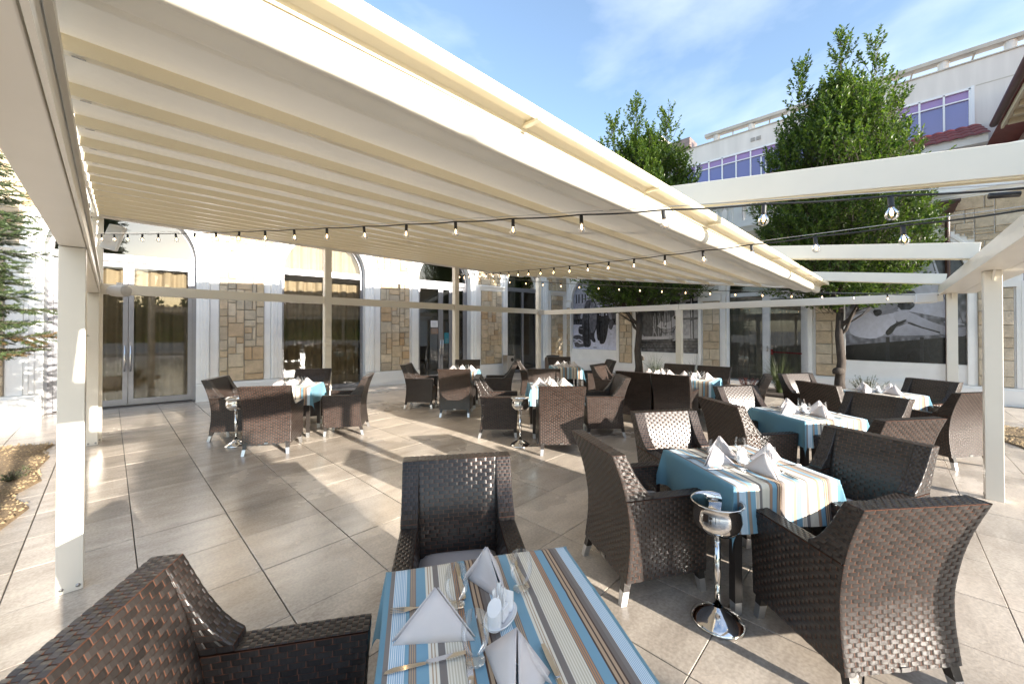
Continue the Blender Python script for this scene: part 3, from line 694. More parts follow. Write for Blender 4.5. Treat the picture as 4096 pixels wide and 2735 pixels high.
# brown rainwater head and downpipe
dp = MB(); x = 1.0
dp.hexa([(x-.10,-.30,4.30),(x+.10,-.30,4.30),(x+.10,-.10,4.30),(x-.10,-.10,4.30),(x-.17,-.38,4.50),(x+.17,-.38,4.50),(x+.17,-.10,4.50),(x-.17,-.10,4.50)])
dp.box(x-.19,x+.19,-.40,-.10,4.502,4.55); dp.tube([(x,-.18,4.31),(x,-.16,3.6),(x,-.16,.2)], .045, 10); dp.build('downpipe', M['brownpost'], RW)
# door bay of the right wing
YG = .13; WF = M['white_frame']; t_, a0, a1 = ro[2]; fr_ = MB(); arch_frame(fr_, a0, a1, SR, .08); zt = 2.66
bar(fr_, a0+.08, a1-.08, zt, zt+.12); xm = a0+(a1-a0)*.48; bar(fr_, xm-.05, xm+.05, .0, zt); bar(fr_, a0+.08, xm-.05, 0, .10)
W = fr_.build('door', WF, RW)
g = MB(); g.quad((a0+.075,YG,.095),(xm-.045,YG,.095),(xm-.045,YG,zt+.005),(a0+.075,YG,zt+.005)); g.build('pane', M['pane'], W)
lf = MB(); x0, x1 = xm+.054, a1-.085; f = .10
bar(lf, x0, x0+f, .03, zt-.01, t=.07); bar(lf, x1-f, x1, .03, zt-.01, t=.07); bar(lf, x0+f, x1-f, .03, .16, t=.07); bar(lf, x0+f, x1-f, zt-.11, zt-.01, t=.07); lf.build('door_leaf', WF, W)
g = MB(); g.quad((x0+f-.005,YG,.155),(x1-f+.005,YG,.155),(x1-f+.005,YG,zt-.105),(x0+f-.005,YG,zt-.105)); g.build('pane', M['pane'], W)
g = MB(); arch_pane(g, a0, a1, SR, .075, zt+.115); g.build('fanlight_pane', M['pane'], W)
h = MB(); h.box(x0+.03,x0+.06,YG-.055,YG-.037,1.0,1.16); h.tube([(x0+.045,YG-.05,1.09),(x0+.045,YG-.085,1.09),(x0+.19,YG-.085,1.09)], .011, 8); h.build('handle', M['steel'], W, smooth=True)
h = MB(); h.tube([(x0+.15,YG+.07,.98),(x1-.08,YG+.07,.96)], .018, 8); h.box(x0+.11,x0+.17,YG+.045,YG+.1,.9,1.06); h.build('panic_bar', mat('red_bar', (.35,.02,.03), .4), W)
h = MB()
for z in (.35, 1.0, 1.55, 2.3): h.box(a1-.10,a1-.075,YG-.06,YG-.036,z,z+.14); h.box(a1-.11,a1-.06,YG-.052,YG-.0365,z+.05,z+.09)
h.build('hinge', WF, W)
curtain(W, a0+.05, a1-.05, .04, 2.75, .40, .030, 34, M['curtain_grey'], 7)
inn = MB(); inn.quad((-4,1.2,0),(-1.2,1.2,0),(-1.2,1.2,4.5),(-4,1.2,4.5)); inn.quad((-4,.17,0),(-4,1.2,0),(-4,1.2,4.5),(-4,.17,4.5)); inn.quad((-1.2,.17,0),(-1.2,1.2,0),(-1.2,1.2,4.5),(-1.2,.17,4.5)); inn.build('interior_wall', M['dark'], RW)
st = MB(); st.box(a0-.05,a1+.05,-.28,-.002,0,.10); st.box(a0,a1,-.002,.3,.0,.012); st.build('step', M['trim'], RW)
for x0, x1 in ((rp_[5][0],rp_[5][1]),): pass

# ---- upper building behind the terrace
UB = thing('hotel_block', 'pale upper block with a long violet window band and slab roof rail', 'building', (24,0,0), -90)
u = MB(); u.box(-13, 14, 0, 8, 0, 9.72); u.box(-13, 14, 0, 8, 11.38, 12.38); u.box(2.5, 14, 0, 8, 9.72, 11.38); u.box(-13, 2.5, .25, 8, 9.72, 11.38); u.build('wall', M['upwall'], UB)
jt = MB(); jt.box(2.6, 14, -.006, -.001, 11.36, 11.40); jt.build('wall_joint', M['slab'], UB)
wn = MB(); k = 0
for i in range(18):
    x = 2.44-i*.70
    wn.box(x-.03, x+.03, -.03, .12, 9.74, 11.34)
wn.box(-10, 2.5, -.03, .12, 11.28, 11.37); wn.box(-10, 2.5, -.022, .11, 10.90, 10.95); wn.box(-10,2.5,-.022,.11,9.73,9.80); wn.box(2.47,2.56,-.05,.12,9.72,11.40)
wn.box(-4.80,-4.20,-.025,.11,10.82,10.87); wn.box(-4.80,-4.74,-.025,.11,9.8,10.87); wn.box(-4.26,-4.20,-.025,.11,9.8,10.87)
WN = wn.build('window', WF, UB)
for i in range(17):
    x1 = 2.44-i*.70-.028; x0 = x1-.70+.056
    g = MB(); g.quad((x0,.05,9.80),(x1,.05,9.80),(x1,.05,10.90),(x0,.05,10.90)); g.build('pane', M['violet'], WN)
    g = MB(); g.quad((x0,.05,10.95),(x1,.05,10.95),(x1,.05,11.28),(x0,.05,11.28)); g.build('pane', M['pinkv'], WN)
sl = MB(); sl.box(-7.6, 14, .0, .42, 12.80, 12.97); sl.build('roof_slab', M['slab'], UB, bevel=.01)
co = MB(); co.box(-13, 14, -.05, .3, 12.382, 12.43); co.build('coping', M['slab'], UB)
for i in range(13):
    x = -7.0+i*1.75; p = MB(); p.lathe([(.17,12.43),(.17,12.80)], 14, (x,.21,0)); p.build('roof_post', M['upwall'], UB, smooth=True)
    q = MB(); q.beam((x+.85,.2,12.80),(x+.75,.45,12.43),.05,.05); q.lathe([(0,12.77),(.09,12.77),(.09,12.80)],10,(x+.85,.12,0)); q.build('roof_lamp', M['slab'], UB)
vt = MB()
for x in (-5.25, -4.98):
    vt.box(x,x+.2,-.03,-.002,11.75,11.95)
    for t_ in range(4): vt.box(x+.02,x+.18,-.04,-.0305,11.775+t_*.04,11.795+t_*.04)
vt.build('vent_grille', mat('vent_grey', (.4,.38,.36), .6), UB)
dk = MB(); dk.box(-9.3,-8.3,-.3,.9,12.44,13.0); dk.build('duct', M['copper'], UB, bevel=.02)
dk = MB(); dk.hexa([(-10.0,-.3,12.2),(-9.32,-.3,12.44),(-9.32,.9,12.44),(-10.0,.9,12.2),(-10.0,-.3,13.0),(-9.32,-.3,13.0),(-9.32,.9,13.0),(-10.0,.9,13.0)]); dk.build('duct_hood', M['copper'], UB)
dk = MB(); dk.box(-9.9,-9.35,-.31,-.3,12.5,12.85); dk.build('duct_mouth', M['blackp'], UB)
tw = MB(); tw.box(-14,-10.2,.2,6,12.38,13.9); tw.build('stair_tower', M['upwall'], UB)
# red tiled pent roof below the window band
PR = thing('pent_roof', 'dark red tiled pent roof with pale fascia under the violet windows', 'roof', (21.6,0,-.22), -90)
fs = MB(); fs.box(-6, 2.62, .02, .10, 8.55, 8.86); fs.box(-6, 2.62, .10, 2.3, 8.86, 8.90); fs.quad((-6,.11,8.56),(2.62,.11,8.56),(2.62,2.3,8.6),(-6,2.3,8.6)); fs.box(2.56,2.62,.11,2.3,8.55,8.86); fs.build('fascia', M['upwall'], PR)
td = MB(); n_ = 8
for y0, z0, y1, z1 in ((-.10,8.86,.55,9.16),(.5,9.17,1.15,9.46),(1.1,9.47,1.75,9.76),(1.7,9.77,2.35,10.05)):
    for j in range(n_+1):
        a = math.pi*j/n_; td.v.append((-.16+.32*j/n_, y0, z0+.045*math.sin(a*1.0)-.02)); td.v.append((-.16+.32*j/n_, y1, z1+.045*math.sin(a)-.02)); td.v.append((-.16+.32*j/n_, y0, z0+.045*math.sin(a)-.055)) 
    o_ = len(td.v)-3*(n_+1)
    for j in range(n_): td.f += [(o_+3*j, o_+3*j+3, o_+3*j+4, o_+3*j+1), (o_+3*j+2, o_+3*j+5, o_+3*j+3, o_+3*j)]; td.m += [0,0]
tdd = td.data('roof_tile', M['redtile'], True)
for i in range(27): link('roof_tile', tdd, PR, (2.5-i*.32, 0, 0))
# annex roof at the far right
AX = thing('annex', 'pinkish annex wall under a dark gutter and timber eave', 'building', (0,0,0))
ax = MB(); ax.box(15.5, 24, -12, -3.5, 4.9, 8.6); ax.build('wall', mat('pink_render', (.62,.46,.38), .8, var=.06, vscale=1), AX)
ax = MB(); ax.hexa([(13.6,-11,8.62),(24,-11,8.62),(24,-2.75,8.62),(13.6,-2.75,8.62),(15,-9,11),(23,-9,11),(23,-4.6,11),(15,-4.6,11)]); ax.build('roof', M['redtile'], AX)
gt = MB(); gt.tube([(13.4,-2.66,8.66),(21.0,-2.66,8.66)], .10, 10); gt.build('gutter', M['gutter'], AX, smooth=True)
ev = MB(); ev.box(13.6, 20.9, -2.86, -2.80, 8.42, 8.60); ev.box(13.6,20.9,-3.5,-2.862,8.52,8.60)
for i in range(10): ev.box(13.9+i*.72, 14.0+i*.72, -3.45, -2.9, 8.36, 8.518)
ev.build('eave', mat('cream_timber', (.62,.52,.36), .6), AX)
# ------------------------------------------------------------------ murals: printed pictures drawn here as bitmaps
def canvas(w, h, top, bot):
    g = np.linspace(0, 1, h)[:, None]*np.ones((1, w)); return (top*(1-g)+bot*g)
class Art:
    def __init__(s, w, h, top=.6, bot=.8, seed=0):
        s.w, s.h = w, h; s.a = canvas(w, h, top, bot); s.rs = np.random.RandomState(seed)
        s.Y, s.X = np.mgrid[0:h, 0:w]; s.X = (s.X+.5)/w; s.Y = (s.Y+.5)/h
    def noise(s, n):
        z = s.rs.rand(n, n); yi = np.clip(s.Y*(n-1), 0, n-1.001); xi = np.clip(s.X*(n-1), 0, n-1.001)
        y0 = yi.astype(int); x0 = xi.astype(int); fy = yi-y0; fx = xi-x0
        return (z[y0,x0]*(1-fy)*(1-fx)+z[y0+1,x0]*fy*(1-fx)+z[y0,x0+1]*(1-fy)*fx+z[y0+1,x0+1]*fy*fx)
    def put(s, mask, v, v2=None, ang=0, tex=.05):
        if v2 is None: c = v
        else:
            t = s.X*math.cos(ang)+s.Y*math.sin(ang); tm_ = t[mask > .5]
            if tm_.size == 0: return
            t = np.clip((t-tm_.min())/(np.ptp(tm_)+1e-6), 0, 1); c = v*(1-t)+v2*t
        c = c + tex*(s.noise(40)-.5)
        s.a = s.a*(1-mask)+c*mask
    def poly(s, pts, v, v2=None, ang=0, tex=.05, smooth=1):
        for _ in range(smooth):
            q = []
            for i in range(len(pts)):
                a, b = pts[i], pts[(i+1) % len(pts)]
                q += [(a[0]*.78+b[0]*.22, a[1]*.78+b[1]*.22), (a[0]*.22+b[0]*.78, a[1]*.22+b[1]*.78)]
            pts = q
        m_ = np.zeros_like(s.a, bool); n = len(pts); j = n-1
        for i in range(n):
            (xi, yi), (xj, yj) = pts[i], pts[j]
            if yi != yj:
                m_ ^= ((yi > s.Y) != (yj > s.Y)) & (s.X < (xj-xi)*(s.Y-yi)/(yj-yi)+xi)
            j = i
        s.put(m_.astype(float), v, v2, ang, tex)
    def ell(s, cx, cy, rx, ry, v, v2=None, ang=0, tex=.03): s.put(((((s.X-cx)/rx)**2+((s.Y-cy)/ry)**2) < 1).astype(float), v, v2, ang, tex)
    def ring(s, cx, cy, r0, r1, v, a0=-9, a1=9, asp=1, tex=.03):
        d = np.hypot(s.X-cx, (s.Y-cy)*asp); a = np.arctan2((s.Y-cy)*asp, s.X-cx); s.put(((d > r0) & (d < r1) & (a > a0) & (a < a1)).astype(float), v, None, 0, tex)
    def line(s, pts, r, v):
        m_ = np.zeros_like(s.a, bool); asp = s.h/s.w
        for (x0, y0), (x1, y1) in zip(pts, pts[1:]):
            dx, dy = x1-x0, (y1-y0)*asp; L2 = dx*dx+dy*dy+1e-9; t = np.clip(((s.X-x0)*dx+(s.Y-y0)*asp*dy)/L2, 0, 1)
            m_ |= np.hypot(s.X-x0-t*dx, (s.Y-y0)*asp-t*dy) < r
        s.put(m_.astype(float), v, None, 0, .02)
    def image(s, name, tint=(.97,.98,1.06)):
        g = np.clip(s.a+.05*(s.rs.rand(s.h, s.w)-.5)+.04*(s.noise(60)-.5), .02, .95)[::-1]; px = np.ones((s.h, s.w, 4), np.float32)
        for k in range(3): px[..., k] = np.clip(g*tint[k]*1.08, 0, 1)
        im = bpy.data.images.new(name, s.w, s.h); im.pixels.foreach_set(px.ravel()); im.pack(); return im
def printmat(name, im, rough=.25):
    m = bpy.data.materials.new(name); m.use_nodes = True; n = m.node_tree; b = n.nodes['Principled BSDF']; t = n.nodes.new('ShaderNodeTexImage'); t.image = im; t.extension = 'REPEAT'
    n.links.new(t.outputs[0], b.inputs['Base Color']); b.inputs['Roughness'].default_value = rough; return m
# mural 1: two people walking arm in arm on a beach
A = Art(400, 600, .66, .72, 1)
A.poly([(0,.12),(.45,.05),(.45,.55),(0,.55)], .55, .66, 0, .12, 0)
for x in (.06,.12,.20,.27): A.poly([(x,.26),(x+.035,.26),(x+.035,.38),(x,.38)], .3, None, 0, .05, 0)
A.poly([(0,.48),(.30,.48),(.30,.60),(0,.60)], .30, .22, 1.57, .2, 0); A.poly([(.6,.52),(1,.50),(1,.66),(.6,.66)], .25, .32, 1.57, .15, 0); A.poly([(0,.60),(1,.6),(1,.69),(0,.69)], .16, .24, 1.57, .25, 0)
A.poly([(0,.67),(1,.68),(1,1),(0,1)], .68, .80, 1.57, .10, 0)
A.poly([(0,.82),(.15,.81),(.3,.86),(.34,.96),(.05,.99),(.02,.92),(0,.9)], .30, .36, 1, .1)
A.line([(.0,.87),(.08,.885),(.14,.875),(.22,.905)], .012, .75); A.line([(.03,.905),(.1,.9),(.16,.925),(.24,.92)], .011, .75)
A.poly([(.34,.33),(.28,.36),(.22,.46),(.16,.58),(.20,.60),(.26,.54),(.31,.45)], .62, .5, 0)         # left arm
A.poly([(.50,.36),(.55,.38),(.60,.50),(.58,.60),(.54,.59),(.52,.48)], .64, .5, 0)
A.poly([(.30,.36),(.36,.34),(.47,.34),(.52,.38),(.56,.50),(.58,.60),(.55,.70),(.48,.82),(.53,.90),(.47,.91),(.40,.86),(.42,.93),(.38,.975),(.25,.975),(.22,.86),(.20,.70),(.23,.52)], .30, .22, 1.2, .14)
A.poly([(.40,.38),(.50,.38),(.55,.52),(.56,.62),(.48,.78),(.40,.78),(.37,.6)], .46, .36, 1.3, .16)
A.poly([(.24,.62),(.36,.6),(.36,.94),(.25,.96)], .17, .23, 0, .1); A.line([(.37,.5),(.36,.92)], .008, .12); A.line([(.42,.55),(.55,.53)], .006, .25)
A.poly([(.13,.70),(.12,.76),(.15,.80),(.22,.81),(.26,.74),(.24,.69)], .16, .24); A.line([(.12,.72),(.22,.73)], .006, .5)
A.ell(.40,.255,.062,.062,.64,.45,0); A.ell(.36,.22,.05,.035,.12); A.ell(.34,.25,.028,.04,.12); A.ell(.46,.25,.022,.04,.13); A.ell(.42,.195,.05,.018,.14); A.poly([(.37,.29),(.43,.29),(.45,.345),(.36,.345)], .55, .45)
A.ell(.415,.245,.008,.006,.2); A.ell(.385,.245,.008,.006,.2); A.ell(.405,.285,.016,.005,.25)
A.poly([(.60,.34),(.66,.32),(.74,.33),(.80,.38),(.83,.48),(.88,.60),(.84,.62),(.79,.54),(.77,.46),(.62,.45),(.58,.42)], .55, .45, 0, .1)
A.poly([(.60,.44),(.77,.43),(.80,.55),(.80,.68),(.76,.84),(.71,.92),(.62,.93),(.60,.88),(.56,.88),(.53,.72),(.55,.55)], .13, .19, 0, .08)
A.line([(.57,.48),(.68,.475),(.77,.48)], .008, .8); A.line([(.66,.48),(.66,.56)], .007, .8); A.line([(.69,.48),(.69,.56)], .006, .75)
for y in (.455,.50,.545): A.ell(.61,y,.014,.010,.8); A.ell(.755,y,.014,.010,.8)
A.line([(.60,.43),(.77,.42)], .010, .7); A.line([(.60,.46),(.61,.9)], .006, .07); A.line([(.68,.6),(.69,.9)], .005, .24)
A.ell(.66,.24,.055,.065,.55,.4,0); A.ell(.64,.20,.055,.035,.12); A.ell(.62,.235,.02,.04,.12); A.ell(.67,.255,.03,.01,.22); A.poly([(.80,.66),(.88,.6),(.92,.66),(.86,.75),(.80,.72)], .35, .25)
A.ell(.50,.975,.05,.006,.4); A.ell(.85,.80,.02,.004,.5)
im1 = A.image('mural_walkers')
# mural 2: bather with a ring buoy on a boardwalk
A = Art(400, 600, .74, .58, 2)
A.poly([(0,.42),(1,.44),(1,.80),(0,.80)], .42, .58, 0, .15, 0); A.poly([(0,.40),(.42,.42),(.42,.86),(0,.86)], .24, .30, 1, .12)
A.poly([(0,.82),(.5,.815),(.5,.86),(0,.87)], .66, .72, 0, .06, 0); A.poly([(0,.86),(1,.83),(1,1),(0,1)], .22, .30, 1.57, .25, 0)
for y in (.885,.92,.96): A.line([(0,y),(1,y-.02)], .006, .10)
A.poly([(0,.88),(1,.85),(1,.875),(0,.905)], .10, None, 0, .05, 0)
A.line([(.74,.435),(1,.43)], .022, .18); A.line([(.74,.425),(1,.42)], .006, .5); A.line([(.6,.615),(1,.61)], .020, .18); A.line([(.6,.607),(1,.602)], .005, .5)
A.line([(.875,.36),(.885,.85)], .028, .16); A.line([(.870,.36),(.880,.85)], .010, .62); A.ell(.875,.36,.04,.03,.22); A.ell(.865,.35,.012,.012,.7); A.ell(.88,.62,.04,.02,.25); A.ell(.885,.85,.05,.012,.3)
A.poly([(.50,.30),(.60,.26),(.68,.28),(.70,.36),(.66,.44),(.70,.52),(.66,.60),(.50,.60),(.47,.48)], .42, .30, 0, .1)
A.poly([(.60,.26),(.70,.24),(.80,.33),(.82,.40),(.72,.50),(.66,.52),(.74,.42),(.72,.36),(.64,.32)], .74, .5, .5, .05)
A.poly([(.52,.34),(.46,.42),(.42,.50),(.47,.51),(.55,.42)], .7, .55)
A.ell(.60,.17,.07,.062,.68,.5,0); A.poly([(.52,.13),(.60,.09),(.68,.12),(.68,.16),(.60,.14),(.53,.2),(.5,.19)], .25, .4); A.ell(.58,.17,.008,.006,.2); A.ell(.62,.17,.008,.006,.2); A.ell(.60,.20,.016,.005,.3)
A.poly([(.55,.58),(.70,.58),(.72,.70),(.70,.80),(.72,.86),(.62,.865),(.55,.865),(.60,.84),(.60,.74),(.55,.66)], .76, .5, 0, .05)
asp = 1.5
A.ring(.45,.555,.15,.27,.20,asp=asp)
for a0, a1 in ((.55,2.2),(-.65,.25),(-2.7,-1.2)): A.ring(.45,.555,.15,.27,.74,a0,a1,asp)
A.ring(.45,.555,.262,.272,.35,asp=asp)
for p in ([(.415,.655),(.412,.70)], [(.412,.70),(.445,.703)], [(.403,.655),(.43,.655)], [(.445,.703),(.447,.692)]): A.line(p, .007, .15)   # the L on the buoy
A.line([(.63,.50),(.615,.505),(.63,.515),(.617,.522)], .005, .2)
for k in range(13):
    x = .20+.028*k; A.line([(x,.56+.02*math.sin(k*2)),(x+.01,.66+.03*math.sin(k*1.3)),(x-.012*math.sin(k),.80+.03*math.sin(k*2.1))], .0045, .70 if k % 3 else .12)
A.line([(.22,.70),(.30,.83),(.48,.82),(.53,.72)], .005, .65); A.line([(.30,.70),(.42,.78),(.58,.76),(.62,.70)], .006, .2)
im2 = A.image('mural_bather', (1.0,.985,1.01))
# mural 3: sunbather seated on a boat deck with a sail behind
A = Art(420, 600, .55, .50, 3)
A.poly([(0,0),(1,0),(1,.55),(0,.55)], .22, .30, 1.57, .15, 0); A.poly([(0,.36),(1,.38),(1,.72),(0,.72)], .30, .46, 1.57, .35, 0)
A.poly([(.15,.0),(.70,.0),(.78,.34),(.90,.66),(.60,.60),(.40,.58),(.10,.58)], .62, .72, 1.2, .05, 0)
A.line([(.70,.0),(.90,.66)], .008, .8); A.line([(.72,.0),(.98,.70)], .003, .3); A.line([(.5,.0),(.6,.4)], .003, .55); A.line([(.74,.30),(.78,.29)], .006, .7)
A.ell(.915,.655,.018,.014,.75); A.line([(.84,.68),(.98,.70)], .006, .65)
A.poly([(0,.775),(.3,.80),(1,.75),(1,.84),(0,.885)], .45, .34, 1.3, .25, 0); A.poly([(0,.875),(1,.785),(1,1),(0,1)], .08, .10, 0, .06, 0)
for x in (.37,.65): A.poly([(x,.80),(x+.03,.80),(x+.03,1),(x,1)], .14, None, 0, .02, 0)
A.poly([(.30,.36),(.44,.36),(.50,.44),(.47,.60),(.42,.62),(.24,.66),(.18,.60),(.22,.46)], .60, .5, 0, .05)
A.poly([(.46,.43),(.60,.42),(.63,.47),(.60,.58),(.47,.58)], .20, .28, 0, .2)
A.poly([(.34,.45),(.46,.47),(.48,.56),(.28,.60),(.18,.70),(.12,.66),(.22,.54)], .66, .55, 0, .04)
A.ell(.43,.27,.09,.075,.66,.5,.7); A.poly([(.33,.24),(.38,.17),(.50,.16),(.58,.20),(.56,.28),(.51,.25),(.44,.22),(.39,.26),(.37,.32)], .13, .22, 0, .12)
A.poly([(.43,.30),(.55,.27),(.57,.30),(.52,.335),(.45,.335)], .30, .2, 0, .1); A.line([(.46,.30),(.55,.285)], .008, .7)
A.poly([(.05,.62),(.22,.585),(.28,.63),(.44,.60),(.47,.62),(.45,.70),(.36,.78),(.26,.82),(.10,.80),(.03,.76)], .68, .74, 0, .03)
A.poly([(.25,.575),(.33,.57),(.34,.61),(.28,.635)], .14, .3, 0, .2)
A.poly([(.42,.60),(.50,.585),(.58,.60),(.72,.67),(.86,.72),(1,.74),(1,.79),(.86,.785),(.80,.77),(.80,.75),(.66,.715),(.54,.66),(.46,.68)], .72, .52, 1.2, .04)
A.poly([(.42,.775),(.46,.72),(.55,.69),(.63,.72),(.80,.765),(.80,.78),(.60,.785),(.48,.79)], .66, .55, 1.4, .04)
A.poly([(.36,.76),(.42,.70),(.55,.65),(.53,.68),(.46,.71),(.42,.77),(.38,.79)], .10, .2, 0, .05); A.line([(.56,.685),(.66,.72),(.80,.76)], .007, .12)
im3 = A.image('mural_sunbather')
A = Art(300, 450, .60, .66, 4); A.poly([(0,.55),(1,.57),(1,.8),(0,.8)], .3, .45, 1.57, .4, 0); A.poly([(0,.78),(1,.75),(1,1),(0,1)], .16, .10, 1.57, .1, 0); A.poly([(.3,.1),(.7,.3),(.75,.6),(.25,.6)], .75, .6, 0, .04); A.poly([(.2,.62),(.8,.6),(.7,.7),(.3,.7)], .2, .3)
im4 = A.image('mural_boat')
def mural(im, a0, a1, label):
    n_ = 24; r_ = (a1-a0)/2; cx = (a0+a1)/2; zb = .845; zt = SR+r_
    vs = [(a0+.004, 0, zb)]+[(cx+(r_-.004)*math.cos(math.pi-math.pi*k/n_), 0, SR+(r_-.004)*math.sin(math.pi-math.pi*k/n_)) for k in range(n_+1)]+[(a1-.004, 0, zb)]
    N = len(vs); mb = MB(); mb.add([(x, .10, z) for x, y, z in vs]+[(x, .13, z) for x, y, z in vs], [tuple(range(N))]+[(i, N+i, N+(i+1) % N, (i+1) % N) for i in range(N)])
    me = mb.data('mural', [printmat('mural_print', im, .2)]); uv = me.uv_layers.new(name='uv')
    for lp_ in me.loops:
        v = me.vertices[lp_.vertex_index].co; uv.data[lp_.index].uv = ((v.x-a0)/(a1-a0), (v.z-zb)/(zt-zb))
    o = link('mural', me, None, (13.45,0,0), (0,0,R(-90))); return tag(o, label, 'mural')
mural(im1, ro[0][1], ro[0][2], 'black and white mural of two people walking arm in arm on sand')
mural(im2, ro[1][1], ro[1][2], 'black and white mural of a bather holding a ring buoy by railings')
mural(im3, ro[3][1], ro[3][2], 'black and white mural of a sunbather seated on a boat deck')
mural(im4, ro[4][1], ro[4][2], 'black and white seaside mural past the last pergola post, cut by the frame edge')

# ------------------------------------------------------------------ wicker armchair
STRIPW, STRIPH = .056, .0195
def weave(mb, lf, rf, t0, t1, L_, out, step=STRIPH, wid=STRIPW, h=.0028, base=True):
    """rows between the curves lf(t), rf(t) for t in t0..t1 (L_ metres long), each row a line of short raised strips over a dark core"""
    n = max(1, round(L_/step)); out = Vector(out).normalized()
    for k in range(n):
        ta, tb = t0+(t1-t0)*(k+.04)/n, t0+(t1-t0)*(k+.96)/n
        la, ra, lb, rb = Vector(lf(ta)), Vector(rf(ta)), Vector(lf(tb)), Vector(rf(tb))
        w = ((ra-la).length+(rb-lb).length)/2; m_ = max(1, round(w/wid)); ph = .5 if k % 2 else 0.
        nrm = (ra-la).cross(lb-la); nrm = nrm.normalized() if nrm.length > 1e-9 else out
        if nrm.dot(out) < 0: nrm = -nrm
        for i in range(-1 if ph else 0, m_):
            s0, s1 = max(0, (i+ph)/m_+.0032), min(1, (i+1+ph)/m_-.0032)
            if s1-s0 < .2/m_: continue
            e = (s1-s0)*.05
            vs = []
            for s_, hh in ((s0, .0), (s0+e*3.2, h*.72), ((s0+s1)/2, h), (s1-e*3.2, h*.72), (s1, .0)):
                vs += [la+(ra-la)*s_+nrm*hh, lb+(rb-lb)*s_+nrm*hh]
            fs = [(0,2,3,1),(2,4,5,3),(4,6,7,5),(6,8,9,7)]
            if (vs[2]-vs[0]).cross(vs[1]-vs[0]).dot(nrm) < 0: fs = [f[::-1] for f in fs]
            mb.add(vs, fs, 0)
    if base:
        q = max(2, n)
        for k in range(q):
            ta, tb = t0+(t1-t0)*k/q, t0+(t1-t0)*(k+1)/q; vs = [Vector(v_) for v_ in (lf(ta), rf(ta), rf(tb), lf(tb))]
            nrm = (vs[1]-vs[0]).cross(vs[3]-vs[0]); nrm = nrm.normalized() if nrm.length > 1e-9 else out
            if nrm.dot(out) < 0: nrm = -nrm
            vs = [v_-nrm*.0010 for v_ in vs]
            mb.add(vs, [(0,1,2,3)], 1)
lerp = lambda a, b, t: tuple(a[i]+(b[i]-a[i])*t for i in range(3))
def interp(tab, z):
    if z <= tab[0][0]: return tab[0][1]
    for (z0, v0), (z1, v1) in zip(tab, tab[1:]):
        if z <= z1: t = (z-z0)/(z1-z0); return v0+(v1-v0)*t
    return tab[-1][1]
def smoothtab(tab, n=24):
    zs = [tab[0][0]+(tab[-1][0]-tab[0][0])*i/n for i in range(n+1)]; v = [interp(tab, z) for z in zs]
    for _ in range(3): v = [v[0]]+[(v[i-1]+2*v[i]+v[i+1])/4 for i in range(1, n)]+[v[-1]]
    return list(zip(zs, v))
ZB, ZA, ZT = .135, .63, .905
YB = smoothtab([(ZB,-.285),(.30,-.262),(.45,-.258),(.62,-.285),(.76,-.325),(ZT,-.385)])
HW = smoothtab([(ZB,.292),(.40,.290),(.63,.298),(ZT,.306)])
YF = smoothtab([(ZB,.272),(.4,.285),(.66,.302)])
YW = smoothtab([(.64,-.105),(.66,-.135),(.70,-.175),(.78,-.230),(ZT,-.297)])
yb = lambda z: interp(YB, z); hw = lambda z: interp(HW, z); yf = lambda z: interp(YF, z); yw = lambda z: interp(YW, z)
zarm = lambda y: ZA+.012 - .030*(y-.0)/.3*.5 + (.0 if y > -.05 else (-.05-y)*.18)
AT = .085   # arm thickness
WK = [M['strip'], M['stake']]
def armrest(s):
    m_ = MB()
    X = lambda z, ins=0: s*(hw(z)-ins)
    P = lambda y, z, ins=0: (X(z, ins), y, z)
    # outer face, lower part then wing
    weave(m_, lambda z: P(yb(z), z), lambda z: P(yf(z), min(z, zarm(.3)+.0)), ZB, ZA-.012, ZA-.012-ZB, (s,0,0))
    def Lq(t): return P(yb(ZA-.012+(t)*.03), ZA-.012+t*.03)
    weave(m_, lambda z: P(yb(z), z), lambda z: P(yw(z), z), ZA-.005, ZT, ZT-ZA, (s,0,0))
    # inner face
    weave(m_, lambda z: P(yb(z)+.085, z, AT), lambda z: P(yf(z)-.0, z, AT), .36, ZA-.012, ZA-.37, (-s,0,0))
    weave(m_, lambda z: P(yb(z)+.085, z, AT), lambda z: P(yw(z), z, AT), ZA-.005, ZT, ZT-ZA, (-s,0,0))
    # front face, arm top, wing slope, wing top
    weave(m_, lambda z: P(yf(z), z), lambda z: P(yf(z), z, AT), ZB, ZA-.012, ZA-.012-ZB, (0,1,0), wid=.03)
    weave(m_, lambda y: (s*hw(ZA), y, ZA-.006), lambda y: (s*(hw(ZA)-AT), y, ZA-.006), yf(ZA), yw(ZA+.01), yf(ZA)-yw(ZA+.01), (0,0,1), wid=.03)
    weave(m_, lambda z: P(yw(z), z), lambda z: P(yw(z), z, AT), ZA-.004, ZT, .33, (0,1,.3), wid=.03)
    weave(m_, lambda y: (s*hw(ZT), y, ZT), lambda y: (s*(hw(ZT)-AT), y, ZT), yw(ZT), yb(ZT), yw(ZT)-yb(ZT), (0,0,1), wid=.03)
    m_.quad(P(yb(ZB),ZB),P(yf(ZB),ZB),P(yf(ZB),ZB,AT),P(yb(ZB),ZB,AT),1)
    return m_
def backrest():
    m_ = MB()
    weave(m_, lambda z: (-hw(z), yb(z), z), lambda z: (hw(z), yb(z), z), ZB, ZT, .80, (0,-1,0))
    weave(m_, lambda z: (-hw(z)+AT, yb(z)+.085, z), lambda z: (hw(z)-AT, yb(z)+.085, z), .36, ZT, .56, (0,1,0))
    weave(m_, lambda y: (-hw(ZT)+AT, y, ZT), lambda y: (hw(ZT)-AT, y, ZT), yb(ZT), yb(ZT)+.085, .085, (0,0,1), wid=.036)
    return m_
